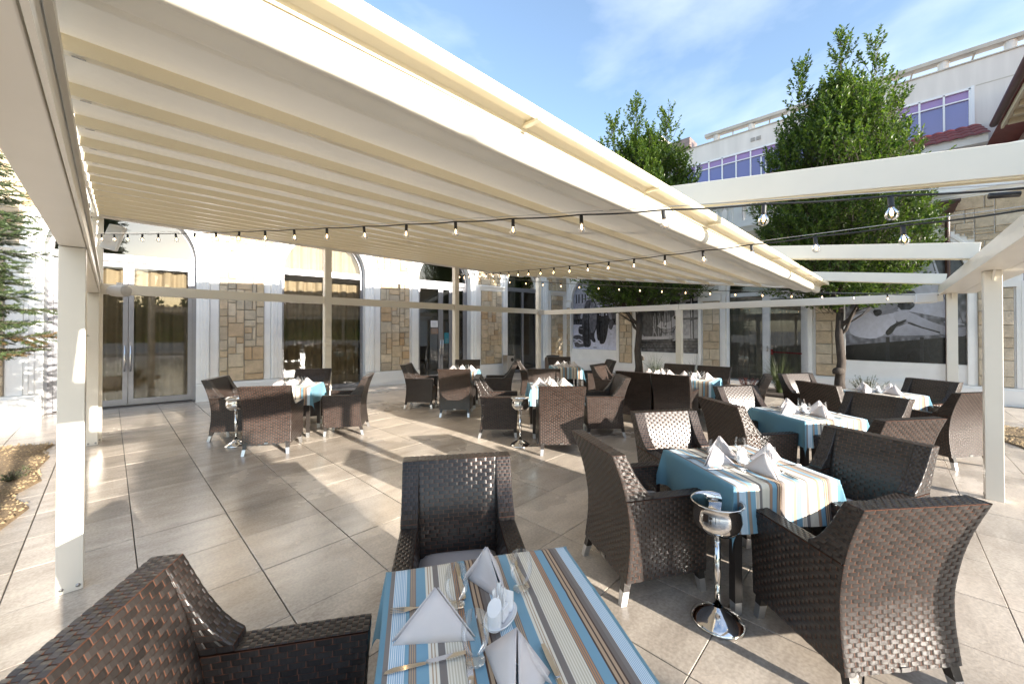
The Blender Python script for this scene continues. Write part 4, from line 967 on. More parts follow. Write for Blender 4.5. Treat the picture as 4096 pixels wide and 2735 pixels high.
def apron():
    m_ = MB(); weave(m_, lambda z: (-hw(z)+AT, yf(z)-.012, z), lambda z: (hw(z)-AT, yf(z)-.012, z), ZB, .40, .265, (0,1,0)); return m_
def seat():
    m_ = MB(); w = hw(.37)-AT-.002; m_.box(-w, w, -.18, .272, .35, .405, 1); return m_
def leg(sx, sy):
    x0, y0 = sx*.248, (.245 if sy > 0 else -.255); x1, y1 = sx*.266, (.262 if sy > 0 else -.298)
    def pt(t): return (x0+(x1-x0)*t, y0+(y1-y0)*t, ZB+.03-(ZB+.03)*t)
    m_ = MB(); t_ = MB()
    def frus(mb_, ta, tb, a, b, mi):
        p, q = pt(ta), pt(tb)
        mb_.hexa([(q[0]-b,q[1]-b,q[2]),(q[0]+b,q[1]-b,q[2]),(q[0]+b,q[1]+b,q[2]),(q[0]-b,q[1]+b,q[2]),(p[0]-a,p[1]-a,p[2]),(p[0]+a,p[1]-a,p[2]),(p[0]+a,p[1]+a,p[2]),(p[0]-a,p[1]+a,p[2])], mi)
    frus(m_, 0, .52, .024, .021, 0); frus(t_, .525, 1, .0208, .0185, 0); return m_, t_
def cushion_mesh():
    m_ = MB(); nx, ny = 14, 14; w, d = .205, .215
    for top in (1, 0):
        for j in range(ny+1):
            for i in range(nx+1):
                u_, v_ = 2*i/nx-1, 2*j/ny-1; e = (1-abs(u_)**5)*(1-abs(v_)**5)
                z = .407+ (.020+.045*e**.5 if top else .020-.019*e**.5) ; m_.v.append((u_*w*(1-.03*(abs(v_)**6)), .03+v_*d*(1-.03*abs(u_)**6), z))
    N = (nx+1)*(ny+1)
    for j in range(ny):
        for i in range(nx):
            q = j*(nx+1)+i; m_.f += [(q,q+1,q+nx+2,q+nx+1), (N+q+nx+1,N+q+nx+2,N+q+1,N+q)]; m_.m += [0,0]
    return m_
chair = thing('wicker_armchair', 'x', 'armchair', (0,0,-50))
armrest(1).build('armrest', WK, chair); armrest(-1).build('armrest', WK, chair); backrest().build('backrest', WK, chair)
apron().build('front_panel', WK, chair); seat().build('seat', WK, chair)
cu = cushion_mesh().build('seat_cushion', M['cushion'], chair, smooth=True)
pp_ = MB(); w, d = .205, .215
ring_ = [(math.copysign(abs(math.cos(a))**.25, math.cos(a))*w*.985, .03+math.copysign(abs(math.sin(a))**.25, math.sin(a))*d*.985, .428) for a in [2*math.pi*k/40 for k in range(41)]]
pp_.tube(ring_, .005, 6, cap=False); pp_.build('piping', M['cushion'], cu, smooth=True)
for sx in (-1, 1):
    for sy in (-1, 1):
        a_, t_ = leg(sx, sy); lo = a_.build('leg', M['strip'], chair); t_.build('leg_tip', M['leg_tip'], lo)
tg = MB(); tg.box(-.022,.022,yb(.15)-.008,yb(.15)-.004,.137,.157); tg.build('name_tag', M['steel'], chair)
CT = tree_of(chair)
GH = 'wicker armchairs set round the tables'
chairs = [
 (1.22,1.54,-126,'dark wicker armchair with grey cushion facing us behind the nearest table'),
 (.25,1.27,-34,'glossy dark wicker armchair cut by the bottom left frame edge, beside the nearest table'),
 (3.32,1.20,-126,'sunlit wicker armchair facing the viewer behind the striped table by the nearest ice bucket'),
 (2.54,1.22,-32,'wicker armchair left of the nearest ice bucket stand, turned to the right'),
 (3.45,.20,156,'wicker armchair with shaded inner back right of the table by the nearest ice bucket'),
 (2.64,.17,50,'large wicker armchair with its back to the viewer at the bottom right'),
 (5.54,1.165,-124,'wicker armchair with striped sun and shade on its inner back, before the tall grass'),
 (4.66,1.05,-37,'wicker armchair in side view left of the second table on the right'),
 (5.76,.25,150,'wicker armchair with dark inner back right of the second table on the right'),
 (4.84,.135,53,'wicker armchair showing its sunlit back before the second table on the right'),
 (7.85,.85,-126,'sunlit wicker armchair under the right hand tree trunk'),
 (7.08,.50,-37,'wicker armchair left of the rear table on the right, with sunlit side edge'),
 (8.13,-.30,148,'wicker armchair with dark inner back beside the far right pergola post'),
 (7.3,-.48,54,'dark wicker armchair showing its back beside the front right pergola post'),
 (6.70,3.24,6,'left of two adjoining wicker armchairs showing their backs at the joined tables'),
 (6.72,2.60,6,'right of two adjoining wicker armchairs showing their backs at the joined tables'),
 (8.15,3.18,184,'wicker armchair across the joined tables, in front of the pergola mid post'),
 (8.13,2.50,182,'wicker armchair across the joined tables, before the stone pillar by the white door'),
 (7.30,4.12,-84,'wicker armchair at the left end of the joined tables, inner back in shade'),
 (7.32,1.72,104,'wicker armchair at the right end of the joined tables, before the curtained white door'),
 (7.08,6.16,-46,'wicker armchair left of the table by the pebble concrete planter'),
 (8.2,5.05,134,'wicker armchair right of the table by the pebble concrete planter'),
 (8.22,6.17,-136,'wicker armchair behind the table by the pebble concrete planter, facing the viewer'),
 (4.335,3.285,45,'sunlit wicker armchair showing its back beside the middle ice bucket'),
 (4.31,4.45,-45,'wicker armchair left of the middle ice bucket stand, in side view'),
 (5.45,4.42,-135,'sunlit wicker armchair facing the viewer behind the table by the middle ice bucket'),
 (5.47,3.30,135,'wicker armchair right of the table by the middle ice bucket, its side sunlit'),
 (4.72,6.06,44,'wicker armchair showing its back before the glass door with notices'),
 (4.68,7.22,-46,'dark wicker armchair in side view left of the table before the glass door with notices'),
 (5.88,6.06,134,'wicker armchair right of the table before the glass door with notices'),
 (5.89,7.2,-136,'wicker armchair facing the viewer behind the table before the glass door with notices'),
 (1.6,6.15,57,'wicker armchair with its back to the viewer at the leftmost table, half in sun'),
 (1.42,7.25,-35,'dark wicker armchair in side view left of the leftmost table'),
 (2.68,6.32,145,'wicker armchair in side view right of the leftmost table'),
 (2.5,7.52,-123,'dark wicker armchair facing the viewer behind the leftmost table'),
]
for i, (x, y, a, lab) in enumerate(chairs):
    if i == 0: chair.location = (x, y, 0); chair.rotation_euler = (0,0,R(a-90)); chair['label'] = lab; chair['group'] = GH
    else: dup(CT, (x, y, 0), a-90, lab, GH)

# ------------------------------------------------------------------ tables, cloths and what stands on them
TA, TL, TH = .345, .61, .745
seq = []
def S_(w, *cols): seq.append((w, cols))
Bl=(.48,.64,.72); Gr=(.50,.47,.45); Gr2=(.45,.41,.39); Ta=(.72,.62,.51); Cr=(.90,.88,.82); Wh=(.88,.91,.93); Br=(.30,.22,.18); Or=(.76,.56,.38)
per = [(28,Gr),('w',80),(22,Bl),('t',40),(62,Bl),('c',52),(38,Gr),('m',96),('o',42),(58,Bl),('b',90)]
def expand(lst):
    out = []
    for a in lst:
        if not isinstance(a[0], str): out.append(a); continue
        k, w = a
        if k == 'w': out += [(w/15, Wh if i % 2 == 0 else (.55,.70,.80)) for i in range(15)]
        if k == 't': out += [(w/7, Gr if i % 2 == 0 else Ta) for i in range(7)]
        if k == 'c': out += [(w*.3, Cr),(w*.12,Ta),(w*.2,Cr),(w*.12,Ta),(w*.26,Cr)]
        if k == 'm': out += [(w/13, Cr if i % 2 == 0 else (.80,.76,.68)) for i in range(13)]
        if k == 'o': out += [(w/7, Gr if i % 2 == 0 else Or) for i in range(7)]
        if k == 'b': out += [(w*.12,Br),(w*.2,Ta),(w*.1,Br),(w*.2,Ta),(w*.1,Br),(w*.28,Gr2)]
    return out
full = expand(per+per+[(28,Gr),('w',70)]); tot = sum(a[0] for a in full); NP = 2048
row = np.ones((NP, 4), np.float32); xs_ = (np.arange(NP)+.5)/NP*2*TL-TL
row[:, :3] = (.39,.57,.65); acc = 0
for w, c_ in full:
    a = -.338+.676*acc/tot; b_ = -.338+.676*(acc+w)/tot; row[(xs_ >= a) & (xs_ < b_), :3] = c_; acc += w
im = bpy.data.images.new('cloth_stripes', NP, 4); im.pixels.foreach_set(np.repeat(row[None], 4, 0).ravel()); im.pack()
m = bpy.data.materials.new('striped_cloth'); m.use_nodes = True; n = m.node_tree; b = n.nodes['Principled BSDF']; t = n.nodes.new('ShaderNodeTexImage'); t.image = im
n.links.new(t.outputs[0], b.inputs['Base Color']); b.inputs['Roughness'].default_value = .8; b.inputs['Sheen Weight'].default_value = .1
z = n.nodes.new('ShaderNodeTexNoise'); z.inputs['Scale'].default_value = 9; z.inputs['Detail'].default_value = 5; tcx = n.nodes.new('ShaderNodeTexCoord'); n.links.new(tcx.outputs['Object'], z.inputs['Vector'])
bp = n.nodes.new('ShaderNodeBump'); bp.inputs['Strength'].default_value = .22; bp.inputs['Distance'].default_value = .02; n.links.new(z.outputs['Fac'], bp.inputs['Height']); n.links.new(bp.outputs[0], b.inputs['Normal']); M['cloth'] = m
def cloth_data(seed):
    rr_ = random.Random(seed); N = 62; mb = MB(); uvs = []
    ph = [rr_.uniform(0, 6) for _ in range(8)]
    for j in range(N+1):
        for i in range(N+1):
            s_, t_ = -TL+2*TL*i/N, -TL+2*TL*j/N; ds, dt = max(0, abs(s_)-TA), max(0, abs(t_)-TA); sg, tg_ = (1 if s_ > 0 else -1), (1 if t_ > 0 else -1)
            x, y, z = max(-TA, min(TA, s_)), max(-TA, min(TA, t_)), TH+.012+.0025*math.sin(9*s_+ph[0])*math.sin(8*t_+ph[1])+.0022*math.exp(-(s_/.012)**2)+.0022*math.exp(-((t_-.08)/.012)**2)
            rnd_ = .012
            if ds and not dt:
                z -= max(0, ds-.004); x += sg*(.012*min(1, ds/.02) + .10*ds*ds + (.016*ds/.26)*math.sin(t_*13+ph[2+(sg > 0)]))
            elif dt and not ds:
                z -= max(0, dt-.004); y += tg_*(.012*min(1, dt/.02) + .10*dt*dt + (.016*dt/.26)*math.sin(s_*13+ph[4+(tg_ > 0)]))
            elif ds and dt:
                r_ = math.hypot(ds, dt); th = math.atan2(dt, ds); k = math.sin(2*th)          # 1 on the diagonal
                fl = .05+.20*k; o_ = r_*math.sin(fl)
                z -= r_*math.cos(fl)-.004; dx = math.cos(th); dy = math.sin(th)
                x += sg*(.012+o_*(.707*k+dx*(1-k))*1.0); y += tg_*(.012+o_*(.707*k+dy*(1-k)))
            mb.v.append((x, y, z)); uvs.append(((s_+TL)/(2*TL), (t_+TL)/(2*TL)))
    for j in range(N):
        for i in range(N):
            q = j*(N+1)+i; mb.f.append((q, q+1, q+N+2, q+N+1)); mb.m.append(0)
    me = mb.data('tablecloth', M['cloth'], True); uv = me.uv_layers.new(name='uv')
    for lp_ in me.loops: uv.data[lp_.index].uv = uvs[lp_.vertex_index]
    return me
clothd = [cloth_data(s) for s in (1, 2, 3)]
table = thing('table', 'x', 'table', (0,0,-50)); q = MB(); q.box(-.34,.34,-.34,.34,TH-.03,TH); q.build('tabletop', M['strip'], table); q = MB(); q.box(-.31,.31,-.31,.31,TH-.10,TH-.031); q.build('apron', M['strip'], table)
for sx in (-1, 1):
    for sy in (-1, 1):
        q = MB(); q.box(sx*.295-.024,sx*.295+.024,sy*.295-.024,sy*.295+.024,.07,TH-.032); lo = q.build('leg', M['strip'], table)
        q = MB(); q.box(sx*.295-.022,sx*.295+.022,sy*.295-.022,sy*.295+.022,0,.069); q.build('leg_tip', M['leg_tip'], lo)
TT = tree_of(table)
# napkin: a starched triangle stood up as a little tent
nap = MB()
def tri(mb, A_, B_, C_, bulge, n=6, th=.0035):
    A_, B_, C_ = Vector(A_), Vector(B_), Vector(C_); nr = (B_-A_).cross(C_-A_).normalized(); idx = {}
    for side in (0, 1):
        for i in range(n+1):
            for j in range(n+1-i):
                u_, v_ = i/n, j/n; w_ = 1-u_-v_; p = A_*w_+B_*u_+C_*v_+nr*(bulge*27*u_*v_*w_+side*th); idx[(side,i,j)] = len(mb.v); mb.v.append(tuple(p))
        for i in range(n):
            for j in range(n-i):
                f = (idx[(side,i,j)], idx[(side,i+1,j)], idx[(side,i,j+1)]); mb.f.append(f if side else f[::-1]); mb.m.append(0)
                if j < n-i-1:
                    f = (idx[(side,i+1,j)], idx[(side,i+1,j+1)], idx[(side,i,j+1)]); mb.f.append(f if side else f[::-1]); mb.m.append(0)
    def strip(seq_):
        for a_, b_ in zip(seq_, seq_[1:]): mb.f.append((idx[(0,)+a_], idx[(0,)+b_], idx[(1,)+b_], idx[(1,)+a_])); mb.m.append(0)
    strip([(i,0) for i in range(n+1)]); strip([(n-j,j) for j in range(n+1)]); strip([(0,n-j) for j in range(n+1)])
ap = (0,.005,.122)
tri(nap, (.116,-.045,0), (-.116,-.045,0), ap, -.009); tri(nap, (-.121,-.028,0), (.05,.085,0), (-.004,.010,.123), .011); tri(nap, (.02,.095,0), (.118,-.030,0), (.006,.012,.121), .012)
napd = nap.data('napkin', M['napkin'], True)
# glass
gl = MB(); gl.lathe([(0,.003),(.026,.003),(.028,.0045),(.010,.009),(.008,.014),(.012,.020),(.026,.034),(.036,.056),(.0385,.075),(.036,.100),(.0315,.122)], 22)
gld = gl.data('wine_glass', M['tumbler'], True)
# cruet set
cruet = thing('cruet_set', 'x', 'cruet set', (0,0,-50))
q = MB(); q.lathe([(0,.004),(.042,.004),(.055,.016),(.060,.022),(.057,.0235),(.050,.018),(.040,.010),(0,.010)], 28, sx=1.2, sy=.75); q.build('tray', M['porcelain'], cruet, smooth=True)
for sx in (-1, 1):
    q = MB(); n_ = 18; vs = []
    for z, r_ in ((.011,.0215),(.05,.0215),(.07,.0215)):
        for k in range(n_): a = 2*math.pi*k/n_; vs.append((sx*.044+r_*math.cos(a), r_*math.sin(a), z+(sx*-.016*math.cos(a) if z > .06 else 0)))
    fs = [(j*n_+k, j*n_+(k+1) % n_, (j+1)*n_+(k+1) % n_, (j+1)*n_+k) for j in range(2) for k in range(n_)]+[tuple(2*n_+k for k in range(n_))]
    q.add(vs, fs); q.build('shaker', M['porcelain'], cruet, smooth=False)
q = MB(); q.box(-.019,.019,-.019,.019,.011,.052); hd = q.build('sachet_holder', M['porcelain'], cruet, bevel=.003)
q = MB(); rr_ = random.Random(2)
for k in range(14):
    x, y = rr_.uniform(-.013,.013), rr_.uniform(-.013,.013); q.beam((x,y,.03),(x*1.9,y*1.9,.095+rr_.uniform(-.01,.012)), .007, .0025)
q.build('sugar_stick', M['paper'], hd)
CR = tree_of(cruet)
kn = MB(); kn.plate([(-.105,-.006),(-.06,-.008),(-.005,-.0065),(0,-.0055),(0,.0055),(-.005,.0065),(-.06,.008),(-.105,.006),(-.108,0)], 0, .006); kn.plate([(.001,-.005),(.05,-.009),(.085,-.010),(.105,-.004),(.108,.004),(.09,.006),(.001,.005)], .0015, .0035)
knd = kn.data('knife', M['chrome'])
fk = MB(); fk.plate([(-.10,-.007),(-.06,-.008),(-.02,-.004),(.03,-.003),(.045,-.009),(.062,-.012),(.062,.012),(.045,.009),(.03,.003),(-.02,.004),(-.06,.008),(-.10,.007),(-.103,0)], 0, .003)
for k in range(4): y = -.0105+k*.007; fk.hexa([(.0625,y-.0018,.0),(.105,y-.001,.004),(.105,y+.001,.004),(.0625,y+.0018,.0),(.0625,y-.0018,.003),(.105,y-.001,.006),(.105,y+.001,.006),(.0625,y+.0018,.003)])
fkd = fk.data('fork', M['chrome'])
first = {}
def lay(name, me, cat, loc, rz, label, group): return tag(link(name, me, None, loc, (0,0,R(rz))), label, cat, group)
ZC = TH+.0145
tables = [
 (.835,.854,-32,'the nearest table',1), (2.96,.71,-36,'the table beside the nearest ice bucket',1), (5.19,.65,-37,'the second table in the right row',1), (7.6,.1,-37,'the rear table by the right tree',1),
 (7.42,3.20,-85,'the left one of the joined tables',0), (7.42,2.52,-85,'the right one of the joined tables',0), (7.66,5.6,-46,'the table by the pebble planter',0), (4.91,3.87,-45,'the table by the middle ice bucket',0),
 (5.31,6.63,-46,'the table before the notice door',0), (2.05,6.83,-34,'the leftmost table',0)]
side = ['near side', 'right side', 'far side', 'left side']
tn = len(tables)
for ti, (x, y, a, desc, cut) in enumerate(tables):
    lb = 'square dark wicker table, '+desc.replace('the ','the ',1)
    if ti == 0: table.location = (x,y,0); table.rotation_euler = (0,0,R(a)); table['label'] = lb; table['group'] = 'square tables under striped cloths'
    else: dup(TT, (x,y,0), a, lb, 'square tables under striped cloths')
    lay('tablecloth', clothd[ti % 3], 'tablecloth', (x,y,0), a, 'striped cloth on '+desc, 'striped tablecloths')
    ca, sa = math.cos(R(a)), math.sin(R(a)); rr_ = random.Random(ti*7+1)
    T = lambda u_, v_: (x+ca*u_-sa*v_, y+sa*u_+ca*v_, ZC)
    lb = 'white cruet tray on '+desc
    if ti == 0: cruet.location = T(.0,.0); cruet.rotation_euler = (0,0,R(a+52)); cruet['label'] = lb; cruet['group'] = 'cruet sets on the tables'
    else: dup(CR, T(0,.0), a+40, lb, 'cruet sets on the tables')
    for k in range(4):
        if ti == 0 and k == 1: continue
        d = (0,-1),(1,0),(0,1),(-1,0); dx, dy = d[k]; px_, py_ = -dy, dx
        rad = .195; j = rr_.uniform(-.012, .012)
        lay('napkin', napd, 'napkin', T(dx*rad+px_*j, dy*rad+py_*j), a+(-90,180,90,0)[k]+rr_.uniform(-10,10), f'folded grey napkin, {side[k]} of {desc}', 'folded napkins')
        lay('wine_glass', gld, 'glass', T(dx*.125-px_*.098, dy*.125-py_*.098), 0, f'empty clear glass, {side[k]} of {desc}', 'glasses on the tables')
        if cut:
            ang = a+k*90+90
            lay('knife', knd, 'knife', T(dx*.225+px_*.100, dy*.225+py_*.100), ang+180+rr_.uniform(-5,5), f'steel knife, {side[k]} of {desc}', 'knives on the tables')
            lay('fork', fkd, 'fork', T(dx*.225-px_*.118, dy*.225-py_*.118), ang+180+rr_.uniform(-5,5), f'steel fork, {side[k]} of {desc}', 'forks on the tables')
# ice bucket stands
ib = thing('ice_bucket_stand', 'x', 'ice bucket', (0,0,-50))
q = MB(); q.lathe([(0,.002),(.138,.002),(.141,.008),(.136,.018),(.115,.035),(.09,.052),(.06,.068),(.036,.080),(.026,.090)], 40); q.build('base', M['chrome'], ib, smooth=True)
q = MB(); q.tube([(0,0,.075),(0,0,.50)], .0185, 18); q.build('pole', M['chrome'], ib, smooth=True)
q = MB(); q.lathe([(.0,.495),(.05,.497),(.095,.515),(.120,.55),(.128,.585),(.122,.625),(.120,.645),(.128,.664),(.137,.672),(.139,.678),(.133,.680),(.124,.668),(.115,.648),(.117,.62),(.121,.585),(.114,.552),(.09,.522),(.05,.506),(0,.503)], 44); q.build('bucket', M['chrome'], ib, smooth=True)
IB = tree_of(ib)
for k, (x, y, lab) in enumerate(((2.40,.70,'polished steel ice bucket stand, the nearest and largest of the three'),(4.07,3.77,'polished steel ice bucket stand in the middle of the terrace'),(1.26,6.68,'polished steel ice bucket stand half hidden behind the leftmost table chair'))):
    if k == 0: ib.location = (x,y,0); ib['label'] = lab; ib['group'] = 'ice bucket stands'
    else: dup(IB, (x,y,0), 0, lab, 'ice bucket stands')
# ------------------------------------------------------------------ string lights
sk = MB(); sk.lathe([(0,.010),(.011,.010),(.013,.004),(.012,-.030),(.0135,-.034),(.0135,-.04),(0,-.04)], 12); skd = sk.data('socket', M['blackp'], True)
bu = MB(); bu.lathe([(.011,-.040),(.014,-.048),(.0235,-.062),(.0265,-.076),(.0235,-.091),(.013,-.101),(0,-.1035)], 16); bud = bu.data('bulb', M['bulb'], True)
fl = MB(); fl.lathe([(.0015,-.045),(.006,-.060),(.007,-.070),(.005,-.080),(0,-.083)], 8); fld = fl.data('filament', M['filament'], True)
def string(p0, p1, sag, n, label, steel=True, f0=0.02, f1=.98):
    t_ = thing('string_lights', label, 'string lights', (0,0,0), 0, 'bulb strings across the pergola')
    p0, p1 = Vector(p0), Vector(p1)
    pos = lambda t: p0.lerp(p1, t)+Vector((0,0,-4*sag*t*(1-t)))
    c_ = MB(); N = 240; pts = []
    for i in range(N+1):
        t = i/N; w = abs(math.sin(math.pi*(t-f0)/(f1-f0)*(n-1))) if f0 < t < f1 else 0
        pts.append(pos(t)+Vector((0,0,-.006*w)))
    c_.tube(pts, .0045, 6); c_.build('cable', M['blackp'], t_, smooth=True)
    if steel:
        s_ = MB(); s_.tube([pos(i/60)+Vector((0,0,.016)) for i in range(61)], .0022, 5); s_.build('steel_wire', M['steel'], t_, smooth=True)
    for i in range(n):
        t = f0+(f1-f0)*i/(n-1); p = pos(t); o = link('socket', skd, t_, p-Vector((0,0,.014)), (random.uniform(-.12,.12), random.uniform(-.12,.12), 0))
        o.scale = (.86,.86,.86); b_ = link('bulb', bud, o); link('filament', fld, o)
    return t_
string((-.14,8.30,3.04), (2.44,-.62,2.16), .05, 21, 'black bulb string from the left rear post towards the viewer')
string((6.38,8.15,3.10), (2.66,-.62,2.15), .06, 23, 'black bulb string from the second rear post towards the viewer')
string((6.40,8.15,3.08), (9.25,-.60,2.20), .10, 21, 'black bulb string from the second rear post to the far right corner', True)
cn = MB(); cn.tube([(2.50,-.38,2.185),(2.475,-.30,2.19)], .012, 10); tag(cn.build('cable_connector', M['blackp'], None, smooth=True), 'black plug connector on the bulb string near the front beam', 'connector')

# ------------------------------------------------------------------ loudspeakers and small boxes on the pergola
t_ = thing('panel_speaker', 'flat white panel speaker tilted on the left rear post', 'speaker', (.03,8.20,3.0), -18)
q = MB(); q.box(-.11,.11,-.03,.03,-.19,.19); b_ = q.build('case', M['whitep'], t_, bevel=.02); q = MB(); q.box(-.02,.02,.031,.09,-.03,.03); q.build('bracket', M['whitep'], t_); t_.rotation_euler = (R(-8), R(14), R(-38))
q = MB(); q.box(-.02,.02,-.0325,-.0305,-.085,-.08); q.build('badge', M['steel'], t_)
def barrel(loc, rz, label, sx=1):
    t_ = thing('barrel_speaker', label, 'speaker', loc, rz, 'white barrel speakers')
    q = MB(); q.lathe([(0,-.14),(.05,-.14),(.072,-.11),(.085,-.04),(.088,.04),(.084,.075)], 24); me = q.data('case', M['whitep'], True)
    link('case', me, t_, None, (R(90),0,R(90)))
    q = MB(); q.lathe([(.082,.076),(.078,.10),(.06,.112),(0,.116)], 24); link('grille', q.data('grille', mat('speaker_grille', (.5,.49,.47), .7), True), t_, None, (R(90),0,R(90)))
    q = MB(); q.box(-.03,.03,-.02,.02,.08,.12); q.build('bracket', M['whitep'], t_)
    return t_
barrel((.10,8.05,2.21), -40, 'white barrel speaker on the rear rail beside the left posts')
t_ = thing('box_speaker', 'white box speaker clamped to the far right rail', 'speaker', (9.19,-.43,2.14), -150)
q = MB(); q.hexa([(-.13,-.09,-.075),(.13,-.09,-.075),(.10,.08,-.06),(-.10,.08,-.06),(-.13,-.09,.075),(.13,-.09,.075),(.10,.08,.06),(-.10,.08,.06)]); q.build('case', M['whitep'], t_, bevel=.015)
q = MB(); q.box(-.12,.12,-.096,-.0905,-.066,.066); q.build('grille', mat('light_grille', (.6,.58,.55), .7), t_); t_.rotation_euler = (R(-8),0,R(-70))
t_ = thing('box_speaker', 'small beige box speaker on the rear corner post', 'speaker', (9.70,8.05,2.20), -46)
q = MB(); q.box(-.08,.08,-.06,.06,-.08,.08); q.build('case', PT, t_, bevel=.012); q = MB(); q.box(-.07,.07,-.066,-.0605,-.07,.07); q.build('grille', mat('beige_grille', (.45,.42,.37), .7), t_)

# ------------------------------------------------------------------ bins
t_ = thing('ashtray_bin', 'tall steel ashtray bin with round black hole by the third stone pillar', 'bin', (9.85,9.68,0), -8)
q = MB(); q.box(-.15,.15,-.13,.13,.0,.72); q.build('body', M['steel'], t_, bevel=.006); q = MB(); q.box(-.155,.155,-.135,.135,.722,.74); q.build('lid', M['chrome'], t_)
q = MB(); q.lathe([(0,0),(.062,0),(.066,.006)], 20); link('hole', q.data('hole', M['blackp'], True), t_, (.06,-.132,.58), (R(90),0,0))
t_ = thing('pebble_planter', 'round pebble concrete bin behind the rear corner post', 'planter', (10.95,8.55,0))
q = MB(); q.lathe([(0,0),(.27,0),(.29,.03),(.29,.62),(.27,.66),(.22,.66)], 28); q.build('body', M['terrazzo'], t_, smooth=True); q = MB(); q.lathe([(.235,.662),(.23,.72),(.16,.73),(.15,.70),(0,.70)], 24); q.build('liner', M['blackp'], t_, smooth=True)

# ------------------------------------------------------------------ trees and plants
def leaf_quad(mb, p, d, nrm, l, w, mi=0):
    s_ = d.cross(nrm); s_ = s_.normalized()*w/2 if s_.length > 1e-6 else Vector((w/2,0,0)); up = s_.cross(d).normalized()
    mb.add([p, p+d*l*.5+s_+up*w*.18, p+d*l, p+d*l*.5-s_+up*w*.18], [(0,1,2),(0,2,3)], mi)
def rv(r): 
    v = Vector((r.gauss(0,1), r.gauss(0,1), r.gauss(0,1))); return v.normalized()
def hornbeam(name, loc, label, seed, spires, Rtab, z0, ztop, nt, group, lean=0):
    r = random.Random(seed); t_ = thing(name, label, 'tree', loc, 0, group)
    tk = MB(); pts = [(0,0,0),(.01,.02,.4),(.03,-.02,.9),(.0,.02,1.5),(.02,.0,2.1)]; tk.tube(pts, [.135,.10,.085,.08,.07], 12)
    tk.lathe([(.0,-.02),(.11,-.02),(.12,.05),(.10,.10),(.06,.13)], 9, (-.10,.03,.62)); tk.tube([(.0,0,2.05),(.02,.02,3.5),(.0,.0,5),(0,0,ztop-1)], [.07,.05,.03,.01], 8)
    limbs = []
    for k in range(9):
        a = 2*math.pi*k/9+r.uniform(-.25,.25); zs = r.uniform(1.35,2.5); L_ = r.uniform(1.6,3.0); p = Vector((0,0,zs)); path = [p]; out = Vector((math.cos(a),math.sin(a),0))
        for i in range(1, 7):
            t = i/6; path.append(Vector((0,0,zs))+out*(L_*.34*(t**.95))+Vector((0,0,L_*(.25*t+.75*t*t)))+rv(r)*.03)
        tk.tube(path, [.042*(1-i/7.5) for i in range(7)], 7); limbs.append(path)
        for q_ in range(3):
            b0 = path[r.randint(2,5)]; d = (out+Vector((r.gauss(0,.5),r.gauss(0,.5),.7))).normalized(); tk.tube([b0, b0+d*.4, b0+d*.8+Vector((0,0,.1))], [.014,.009,.003], 5)
    tk.build('trunk', M['bark'], t_, smooth=True)
    cr_ = MB(); wd = MB()
    def radius(z): return interp(Rtab, z)
    cnt = 0
    while cnt < nt:
        z = z0+(ztop-z0)*r.random()**1.15; a = r.uniform(0, 2*math.pi); f = r.random()**.5
        Rz = radius(z)*(1+.13*math.sin(3*a+seed)+.10*math.sin(5*a+z*2.1)+.08*math.sin(z*5+a*2))
        if r.random() > min(1, .25+Rz/1.4)*min(1, .12+(z-z0)/1.3): continue
        # clumps: leave gaps
        if math.sin(z*4.3+seed+2*math.sin(a*2))+math.sin(a*3.7+z*1.3) < -1.0 and f > .55: continue
        base = Vector((math.cos(a)*Rz*f, math.sin(a)*Rz*f, z)); out = Vector((math.cos(a), math.sin(a), 0))
        spire(cr_, wd, base, (out*(.55 if z < ztop*.7 else .25)+Vector((0,0,.75 if z > z0+.8 else .25))+rv(r)*.3).normalized(), r.uniform(.35,.62), r); cnt += 1
    for (sx, sy, sz0, sz1) in spires:
        n_ = int((sz1-sz0)*30)
        for i in range(n_):
            z = sz0+(sz1-sz0)*i/n_; rad = .42*(1-(z-sz0)/(sz1-sz0))**.8+.05; a = r.uniform(0,6.28); out = Vector((math.cos(a),math.sin(a),0))
            spire(cr_, wd, Vector((sx,sy,z))+out*rad*r.random(), (out*.35+Vector((0,0,.9))).normalized(), r.uniform(.25,.42), r)
        wd.tube([(sx*.6,sy*.6,sz0-1),(sx,sy,sz1)], [.02,.004], 5)
    tag(cr_.build('crown', M['leaf'], t_)); wd.build('twigs', M['bark'], t_); return t_
def spire(cr_, wd, p, d, L_, r):
    wd.tube([p-d*.15, p+d*L_*.9], [.005,.002], 3, cap=False)
    n_ = int(L_*46)
    for i in range(n_):
        t = (i+r.random()*.5)/n_; q = p+d*L_*t; side_ = d.cross(rv(r)); side_ = side_.normalized() if side_.length > .01 else Vector((1,0,0))
        ld = (side_*(.95-.4*t)+d*(.45+.4*t)+Vector((0,0,-.06))).normalized()
        nr = (Vector((0,0,1))*.7+d*.3+rv(r)*.5).normalized(); l = r.uniform(.08,.125)*(1-.25*t)
        leaf_quad(cr_, q, ld, nr, l, l*.52)
RT = [(2.0,.35),(2.5,1.1),(3.0,1.5),(3.7,1.6),(4.4,1.48),(5.2,1.30),(5.8,1.15),(6.3,.9),(6.8,.45),(7.2,.15),(8.4,.05)]
HB = 'clipped hornbeam trees beside the terrace'
hb = hornbeam('hornbeam_tree', (12.0,.80,0), 'large hornbeam tree with three pointed spires in front of the sunbather mural', 3, [(.0,-.03,6.4,8.65),(-.1,.76,6.2,8.22),(.1,-.64,6.2,8.2),(-.4,-.2,6.0,7.3),(.5,.3,6.0,7.4),(.05,1.0,5.3,6.9),(.1,-1.0,5.2,6.8)], RT, 2.1, 7.2, 3300, HB)
HT = tree_of(hb)
dup(HT, (12.0,5.85,0), 205, 'hornbeam tree with bent dark trunk rising behind the fabric roof edge', HB, (1.25,1.25,1.05))
